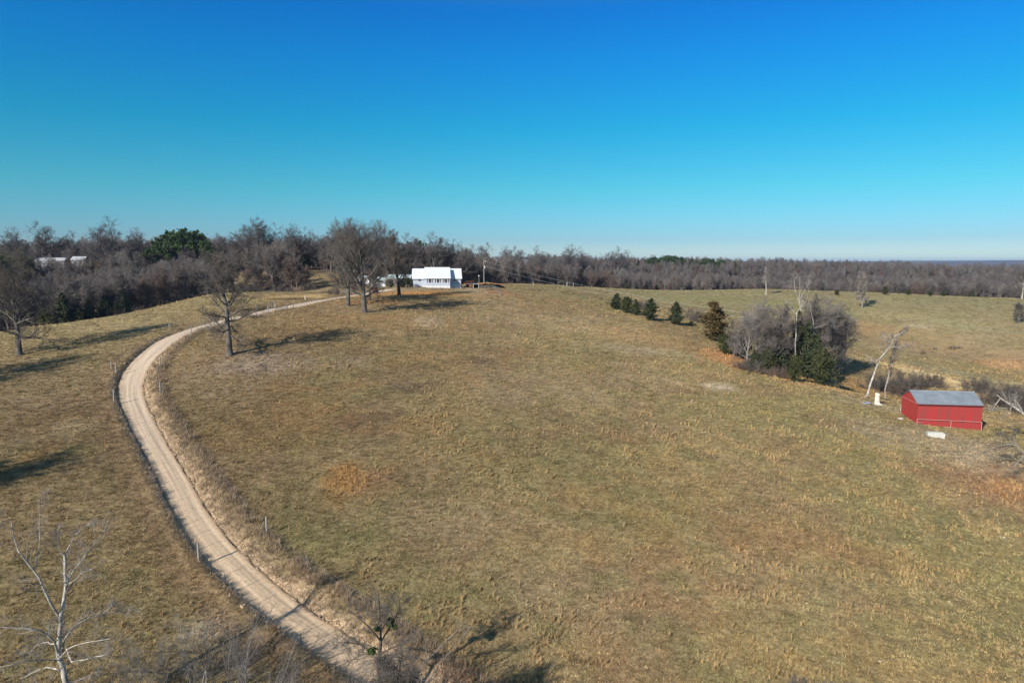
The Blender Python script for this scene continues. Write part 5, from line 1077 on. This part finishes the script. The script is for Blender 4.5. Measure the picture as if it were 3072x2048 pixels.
def barn():
    t0=103.8; a=ray(2750,1268); x0,y0=a[0]*t0,a[1]*t0; zf=CAMZ-21.4     # eave level at the front left corner
    a=ray(2943,1286); b_=(a[0]*102.6,a[1]*102.6); W=math.hypot(b_[0]-x0,b_[1]-y0); rz=math.atan2(b_[1]-y0,b_[0]-x0); D=5.9
    e=empty('red_barn',(x0,y0,zf-3.3),rz,'red metal barn with a grey metal gable roof at the right side of the pasture','barn')
    h=3.3; w=MB(); w.box(0,W,0,.1,-1.2,h); w.box(.1,W-.1,D-.1,D,-1.2,h); w.build('wall',M_red,e)
    s=MB()
    for xa in (0,W-.1): s.box(xa,xa+.1,.1,D-.1,-1.2,h); s.prism([(xa,0,h+.002),(xa,D,h+.002),(xa,D/2,h+1.43)],(.1,0,0))
    s.build('gable_wall',M_redside,e)
    r=MB(); ov=.18; sl=1.43/(D/2)
    for sg in (0,1):
        P=[(-.12,-ov,h-ov*sl+.05),(-.12,D/2,h+1.48),(-.12,D/2,h+1.53),(-.12,-ov,h-ov*sl+.10)]
        if sg: P=[(p[0],D-p[1]+.002,p[2]) for p in P]
        r.prism(P,(W+.24,0,0))
    ro=r.build('roof',M_broof,e); MB().prism([(-.13,D/2-.15,h+1.47),(-.13,D/2,h+1.57),(-.13,D/2+.15,h+1.47)],(W+.26,0,0)).build('ridge_cap',M_galv,ro)
    MB().box(-.12,W+.12,-ov-.03,-ov-.004,h-ov*sl-.10,h-ov*sl+.09).build('fascia',M_redtrim,e)
    tr=MB(); tr.box(-.045,-.004,.05,D-.05,h-.05,h+.01); tr.build('gable_trim',M_pink,e)
    MB().box(-.06,-.004,.6,D-.3,-.75,-.6).build('sill_board',M_pale,e)
    MB().box(-.05,-.004,D-.06,D+.0,-.5,1.9).build('corner_trim',M_pale,e)
    # pipe guard rail along the front
    g=empty('pipe_rail',(x0,y0,zf-3.3),rz,'white pipe guard rail running along the front wall of the red barn','rail'); zb=-.35
    for k,xx in enumerate((-.05,4.72,W-.06)): MB().tube([(xx,-.22,-1.0-.06*k),(xx,-.22,.98-.05*k*1.3)],.045,8).build('post',M_pink,g)
    MB().tube([(-.05,-.22,.95),(4.72,-.22,.88),(W-.06,-.22,.80)],.04,8).build('rail',M_pink,g)
    MB().tube([(-.05,-.22,.45),(.55,-.22,.42)],.035,8).build('rail_stub',M_pink,g)
barn()
# ------------------------------------------------------------------ fences
def wire_run(pts,heights,par,base,r=.0022):
    for h in heights:
        MB().tube([(p[0]-base[0],p[1]-base[1],p[2]-base[2]+h) for p in pts],r,3,False).build('wire',M_galv,par)
def along(s0,s1,off,step):
    """positions beside the driveway (offset from its edge, + right)"""
    o=[]
    for i in range(s0,s1,step):
        w=RC[i,2]/2; d=(w+abs(off))*(1 if off>0 else -1); x=RC[i,0]+RN[i,0]*d; y=RC[i,1]+RN[i,1]*d; o.append((x,y,gz(x,y)))
    return o
def road_i(u,v): x,y,z,t=place(u,v); return int(((RC[:,:2]-np.array([x,y]))**2).sum(1).argmin())
def fence(name,label,pts,big,hT=1.25,hB=1.5,wires=(.4,.75,1.1),tm=None,bm_=None,rT=.028,rB=.085):
    b=pts[0]; e=empty(name,b,0,label,'fence'); rg=random.Random(len(pts))
    for i,p in enumerate(pts):
        q=(p[0]-b[0],p[1]-b[1],p[2]-b[2]); lx,ly=rg.uniform(-.05,.05),rg.uniform(-.05,.05)
        if i in big: MB().tube([(q[0],q[1],q[2]-.3),(q[0]+lx,q[1]+ly,q[2]+hB)],rB,8).build('wooden_post',bm_ or M_post,e)
        else: MB().tube([(q[0],q[1],q[2]-.3),(q[0]+lx,q[1]+ly,q[2]+hT)],rT,4).build('steel_post',tm or M_tpost,e)
    wire_run(pts,wires,e,b)
iA=road_i(900,1960); iB=road_i(385,1130); iC=road_i(640,975)
L1=along(iA,iB+6,-.75,5); k=[i for i in range(len(L1))]
def nearest(P,u,v): 
    pr=[proj(*p) for p in P]; return min(range(len(P)),key=lambda i:(pr[i][0]-u)**2+(pr[i][1]-v)**2)
fence('wire_fence','wire fence of thin steel posts along the left edge of the driveway below the bend',L1,{nearest(L1,588,1680),nearest(L1,340,1195),nearest(L1,357,1110)})
L2=along(iB+6,iC,-1.6,7); fence('wire_fence','wire fence along the left side of the driveway above the bend',L2,{nearest(L2,496,1000),0})
R1_=along(road_i(1150,1990),road_i(560,1430),2.6,14); fence('wire_fence','wire fence along the right bank of the lower driveway',R1_,{nearest(R1_,752,1636)},hT=.9,wires=(.4,.8))
R2_=along(road_i(425,1190),iC+6,2.0,6); fence('wire_fence','wire fence on the inside of the driveway bend with grey posts',R2_,{nearest(R2_,474,1180),nearest(R2_,477,1095),nearest(R2_,576,995),0})
# rough woven fence remnant inside the bend is built as a row of old posts
def wpost(u,vb,H,r,label,m=None,name='fence_post',tilt=(0,0),grp=None):
    x,y,z,t=gplace(u,vb); e=empty(name,(x,y,z),0,label,'post',grp); e.rotation_euler=(tilt[0],tilt[1],0); MB().tube([(0,0,-.3),(0,0,H)],r,8).build('shaft',m or M_post,e); return (x,y,z)
# driveway gates
def gate(name,label,A_,B_2,H,n,m,r=.03,z0=.15,mids=0):
    b=A_; e=empty(name,b,0,label,'gate'); v=Vector(B_2)-Vector(A_)
    q=MB()
    for k in range(n): h=z0+(H-z0)*k/(n-1); q.tube([(0,0,h),(v.x,v.y,v.z+h)],r,6)
    q.build('rail',m,e); f=MB(); f.tube([(0,0,z0),(0,0,H)],r*1.3,6); f.tube([(v.x,v.y,v.z+z0),(v.x,v.y,v.z+H)],r*1.3,6)
    for k in range(mids): s=(k+1)/(mids+1); f.tube([(v.x*s,v.y*s,v.z*s+z0),(v.x*s,v.y*s,v.z*s+H)],r,6)
    f.build('upright',m,e)
g1=gplace(805,937.6)[:3]; g2=gplace(827,933.4)[:3]; g3=gplace(861.5,926.4)[:3]; g4=gplace(880.2,922.7)[:3]; g5=gplace(769,930)[:3]; g6=gplace(749,932)[:3]; g7=gplace(807,924)[:3]; g8=gplace(825,921)[:3]
for p,H,l in [(g1,1.35,'nearest wooden gate post on the right of the driveway'),(g2,1.6,'second wooden gate post on the right of the driveway'),(g3,1.2,'third wooden gate post on the right of the driveway'),(g4,1.1,'last wooden gate post on the right of the driveway'),(g5,1.15,'wooden gate post behind the driveway on the left'),(g6,.95,'short pale post left of the driveway gate'),(g7,1.35,'tall brace post behind the driveway'),(g8,1.35,'tall pale brace post behind the driveway on the right')]:
    e=empty('gate_post',p,0,l,'post'); MB().tube([(0,0,-.3),(0,0,H)],.12,8).build('shaft',M_post,e)
gate('farm_gate','dark pipe gate on the right of the driveway between two wooden posts',g2,g3,1.0,5,M_rust,mids=1)
gate('farm_gate','pipe gate behind the driveway on the left, seen against the grass',g5,g7,1.0,6,M_wood,mids=1)
for a_,b_2,l in [(g1,g2,'wooden brace rail between the first two gate posts'),(g3,g4,'wooden brace rail between the last two gate posts'),(g7,g8,'wooden brace rail between the tall brace posts')]:
    e=empty('brace_rail',a_,0,l,'rail'); v=Vector(b_2)-Vector(a_); MB().tube([(0,0,.95),(v.x,v.y,v.z+.95)],.07,6).build('rail',M_post,e)
wpost(917,902,1.15,.16,'short leaning white post beside the driveway at the pond','pale' and M_pale,tilt=(0,R(-10))); wpost(929,903,.9,.1,'small brown leaning post right of the leaning white post',M_wood,tilt=(0,R(14)))
# metal pen gates right of the house
p0=gplace(1546.4,894.3)[:3]; p1=gplace(1570,899)[:3]; p2=gplace(1574,899.5)[:3]; p3=gplace(1587,902)[:3]
gate('pen_gate','left rusty pipe gate panel standing alone in the pasture right of the house',p0,p1,1.3,5,M_rust,mids=1); gate('pen_gate','right rusty pipe gate panel standing alone in the pasture',p2,p3,1.3,5,M_rust,mids=0)
# yard fence in front of the house and the row of steel posts running down the slope
yp=[gplace(u,v)[:3] for u,v in [(1187,866),(1226,866.5),(1249,867.5),(1274,868.5),(1298,870),(1321,870.5),(1343,873),(1368.6,872.5),(1391,875),(1412,877),(1436.6,879),(1459,881.5)]]
fence('yard_fence','thin wire yard fence running in front of the farmhouse',yp,{11},hT=1.25,hB=1.3,wires=(.15,.4,.65,.9,1.2),tm=M_wood2,rT=.035)
sp=[]
for i in range(19):
    s=i/18; u=1459+(1504-1459)*s; v=854+(887-854)*s**1.15; sp.append(gplace(u,v)[:3])
M_tp2=mat('pale_steel_post',(.20,.26,.26),.6,None,None,.4,.2)
fence('steel_post_fence','row of steel posts stepping down the slope right of the farmhouse',sp,set(),hT=1.4,wires=(.4,.8,1.2),tm=M_tp2,rT=.045)
fp=[gplace(u,v)[:3] for u,v in [(1600,857),(1626,857.5),(1660,858),(1690,859),(1700,859.5),(1720,860),(1745,861),(1775,862)]]
fence('field_fence','far wire fence along the crest of the field before the woods',fp,{0,4,5},hT=1.2,hB=1.5,tm=M_wood2,rT=.05,rB=.13)
# brush piles and fallen limbs
def pile(u,v,n,L,r,m,label,seed,flat=.25,name='brush_pile',cat='brush pile'):
    x,y,z,t=gplace(u,v); rg=np.random.default_rng(seed); P=rg.normal(0,1,(n,3))*np.array([L*.28,L*.2,.18]); P[:,2]=np.abs(P[:,2])+.1; D=nrm(rg.normal(size=(n,3))*np.array([1,1,flat])); l=(L*rg.uniform(.2,.55,n))[:,None]
    Q=np.stack([P-D*l*.5,P+rg.normal(0,.06,P.shape),P+D*l*.5],1); e=empty(name,(x,y,z),0,label,cat); obj('sticks',np_mesh('sticks',*tubes(Q,(r*rg.uniform(.4,1.2,n))[:,None]*np.array([[1,.8,.4]]),5),m),e)
pile(985,878,26,5,.07,M_dark,'dark fallen limbs beside the driveway below the lawn oaks',1); pile(1045,882,60,6,.05,M_syct,'tangle of pale cut branches at the foot of the left lawn oak',2); pile(1055,872,16,5,.09,M_syc,'whitened fallen logs behind the left lawn oak',3)
pile(1425,843,34,3.5,.08,M_syct,'pile of pale limbs on the leaf covered bank',4); pile(770,952,40,5,.05,M_dark,'dark brush pile left of the driveway gate',5); pile(750,932,40,5,.06,M_dark,'dark brush heap behind the short pale post',6)
pile(1150,853,10,3,.14,M_pale,'white boards stacked by the grey shed',7,.05,'board_stack','boards'); pile(2990,1225,20,5,.07,M_syc,'bleached branches in the brush right of the barn',8)
pile(2650,1200,18,3.5,.06,M_dark,'dark fallen branches behind the tall stump',10); pile(1480,870,30,6,.05,M_redwood,'low heap of reddish leaves and sticks along the steel posts',11)
# dark machinery parked behind the deck : a small farm tractor
def tractor():
    x,y,z=hl(11.0,9.5); z=gz(x,y); e=empty('tractor',(x,y,z+.0),hrz+R(15),'dark green tractor parked behind the deck right of the farmhouse','tractor'); M_g=mat('dark_green_paint',(.02,.06,.05),.4); M_ty=mat('tyre_rubber',(.02,.02,.02),.8)
    MB().box(-1.5,.1,-.35,.35,.7,1.35).build('bonnet',M_g,e); MB().box(.1,1.3,-.5,.5,.7,1.15).build('chassis',M_g,e); s=MB(); s.box(.4,.85,-.25,.25,1.2,1.32); s.box(.78,.88,-.25,.25,1.32,1.75); s.build('seat',M_ty,e)
    for sx,yy,rr,ww in [(.8,.62,.72,.35),(.8,-.97,.72,.35),(-1.1,.45,.42,.22),(-1.1,-.67,.42,.22)]:
        w=MB(); pr=[(0,rr*.9),(.05,rr),(ww-.05,rr),(ww,rr*.9)]; w.tube([(sx,yy+p[0],rr) for p in pr],[p[1] for p in pr],20); wo=w.build('wheel',M_ty,e); MB().tube([(sx,yy-.02,rr),(sx,yy+ww+.02,rr)],rr*.5,16).build('rim',M_pale,wo)
    MB().tube([(.35,0,1.2),(.1,0,1.65)],.03,6).build('steering_column',M_ty,e); MB().tube([(-1.0,.1,1.3),(-1.0,.1,2.0)],.04,8).build('exhaust',M_ty,e)
    r=MB(); r.tube([(1.2,-.5,1.1),(1.2,-.5,2.3),(1.2,.5,2.3),(1.2,.5,1.1)],.04,6); r.build('roll_bar',M_g,e)
tractor()
NOGRASS=[(hl(0,5)[0],hl(0,5)[1],8.5)]
import time
grass()
# ------------------------------------------------------------------ light, sky, camera, air
SUN_AZ=R(40); SUN_EL=R(28)
sd=bpy.data.lights.new('sun','SUN'); sd.energy=4.5; sd.angle=R(.53); sd.color=(1.0,.93,.83); so=bpy.data.objects.new('sun',sd); link(so)
dirv=Vector((math.sin(SUN_AZ)*math.cos(SUN_EL),math.cos(SUN_AZ)*math.cos(SUN_EL),-math.sin(SUN_EL))); so.rotation_euler=dirv.to_track_quat('-Z','Y').to_euler(); so.location=(-60,-60,90)
W=bpy.data.worlds.new('World'); scene.world=W; W.use_nodes=True; nt=W.node_tree; bg=nt.nodes['Background']
sk=nt.nodes.new('ShaderNodeTexSky'); sk.sky_type='NISHITA'; sk.sun_disc=False; sk.sun_elevation=SUN_EL; sk.sun_rotation=math.atan2(-dirv.x,-dirv.y); sk.altitude=300; sk.air_density=1.0; sk.dust_density=.3; sk.ozone_density=2.0
hs=nt.nodes.new('ShaderNodeHueSaturation'); hs.inputs['Saturation'].default_value=SKY_SAT; hs.inputs['Value'].default_value=1.0
tg=nt.nodes.new('ShaderNodeTexCoord'); sx_=nt.nodes.new('ShaderNodeSeparateXYZ'); nt.links.new(tg.outputs['Generated'],sx_.inputs[0])
rp=nt.nodes.new('ShaderNodeValToRGB'); el_=rp.color_ramp.elements
ST=[(0,(.46,.64,.95)),(.012,(.42,.58,.86)),(.03,(.30,.49,.76)),(.101,(.175,.61,.70)),(.182,(.07,.64,.78)),(.27,(.05,.60,.96)),(.33,(.045,.53,1.0)),(.50,(.9,.9,.85)),(1.0,(1.0,.95,.85))]
el_[0].position=ST[0][0]; el_[0].color=(*ST[0][1],1); el_[1].position=1.0; el_[1].color=(*ST[-1][1],1)
for p_,c_ in ST[1:-1]: e_=el_.new(p_); e_.color=(*c_,1)
nt.links.new(sx_.outputs[2],rp.inputs['Fac']); mxs=nt.nodes.new('ShaderNodeMix'); mxs.data_type='RGBA'; mxs.blend_type='MULTIPLY'; mxs.inputs['Factor'].default_value=1.0
nt.links.new(sk.outputs[0],hs.inputs['Color']); nt.links.new(hs.outputs[0],mxs.inputs['A']); nt.links.new(rp.outputs['Color'],mxs.inputs['B']); nt.links.new(mxs.outputs['Result'],bg.inputs['Color']); bg.inputs['Strength'].default_value=.10
cd=bpy.data.cameras.new('camera'); cam=bpy.data.objects.new('camera',cd); link(cam); scene.camera=cam
cd.sensor_width=36; cd.lens=24; cd.clip_start=.5; cd.clip_end=30000; cam.location=(0,0,CAMZ); cam.rotation_euler=(math.pi/2-PITCH,0,0)
hb=MB(); hb.box(-10600,10600,-3500,10900,-12,62); hz_=bpy.data.materials.new('air'); hz_.use_nodes=True; t_=hz_.node_tree; t_.nodes.remove(t_.nodes['Principled BSDF'])
pv=t_.nodes.new('ShaderNodeVolumePrincipled'); pv.inputs['Color'].default_value=(.50,.68,1.0,1); pv.inputs['Density'].default_value=HAZE; pv.inputs['Anisotropy'].default_value=.1; t_.links.new(pv.outputs[0],t_.nodes['Material Output'].inputs['Volume'])
if HAZE>0:
    ho=hb.build('haze',hz_); tag(ho,'thin bluish winter haze over the distance','haze',kind='stuff')
vs=scene.view_settings; vs.view_transform='Standard'; vs.look='None'; vs.gamma=1; vs.use_curve_mapping=False; vs.exposure=EXPO
scene.render.resolution_x=1024; scene.render.resolution_y=682; scene.render.engine='CYCLES'
scene.cycles.volume_bounces=0; scene.cycles.max_bounces=6; scene.cycles.diffuse_bounces=3
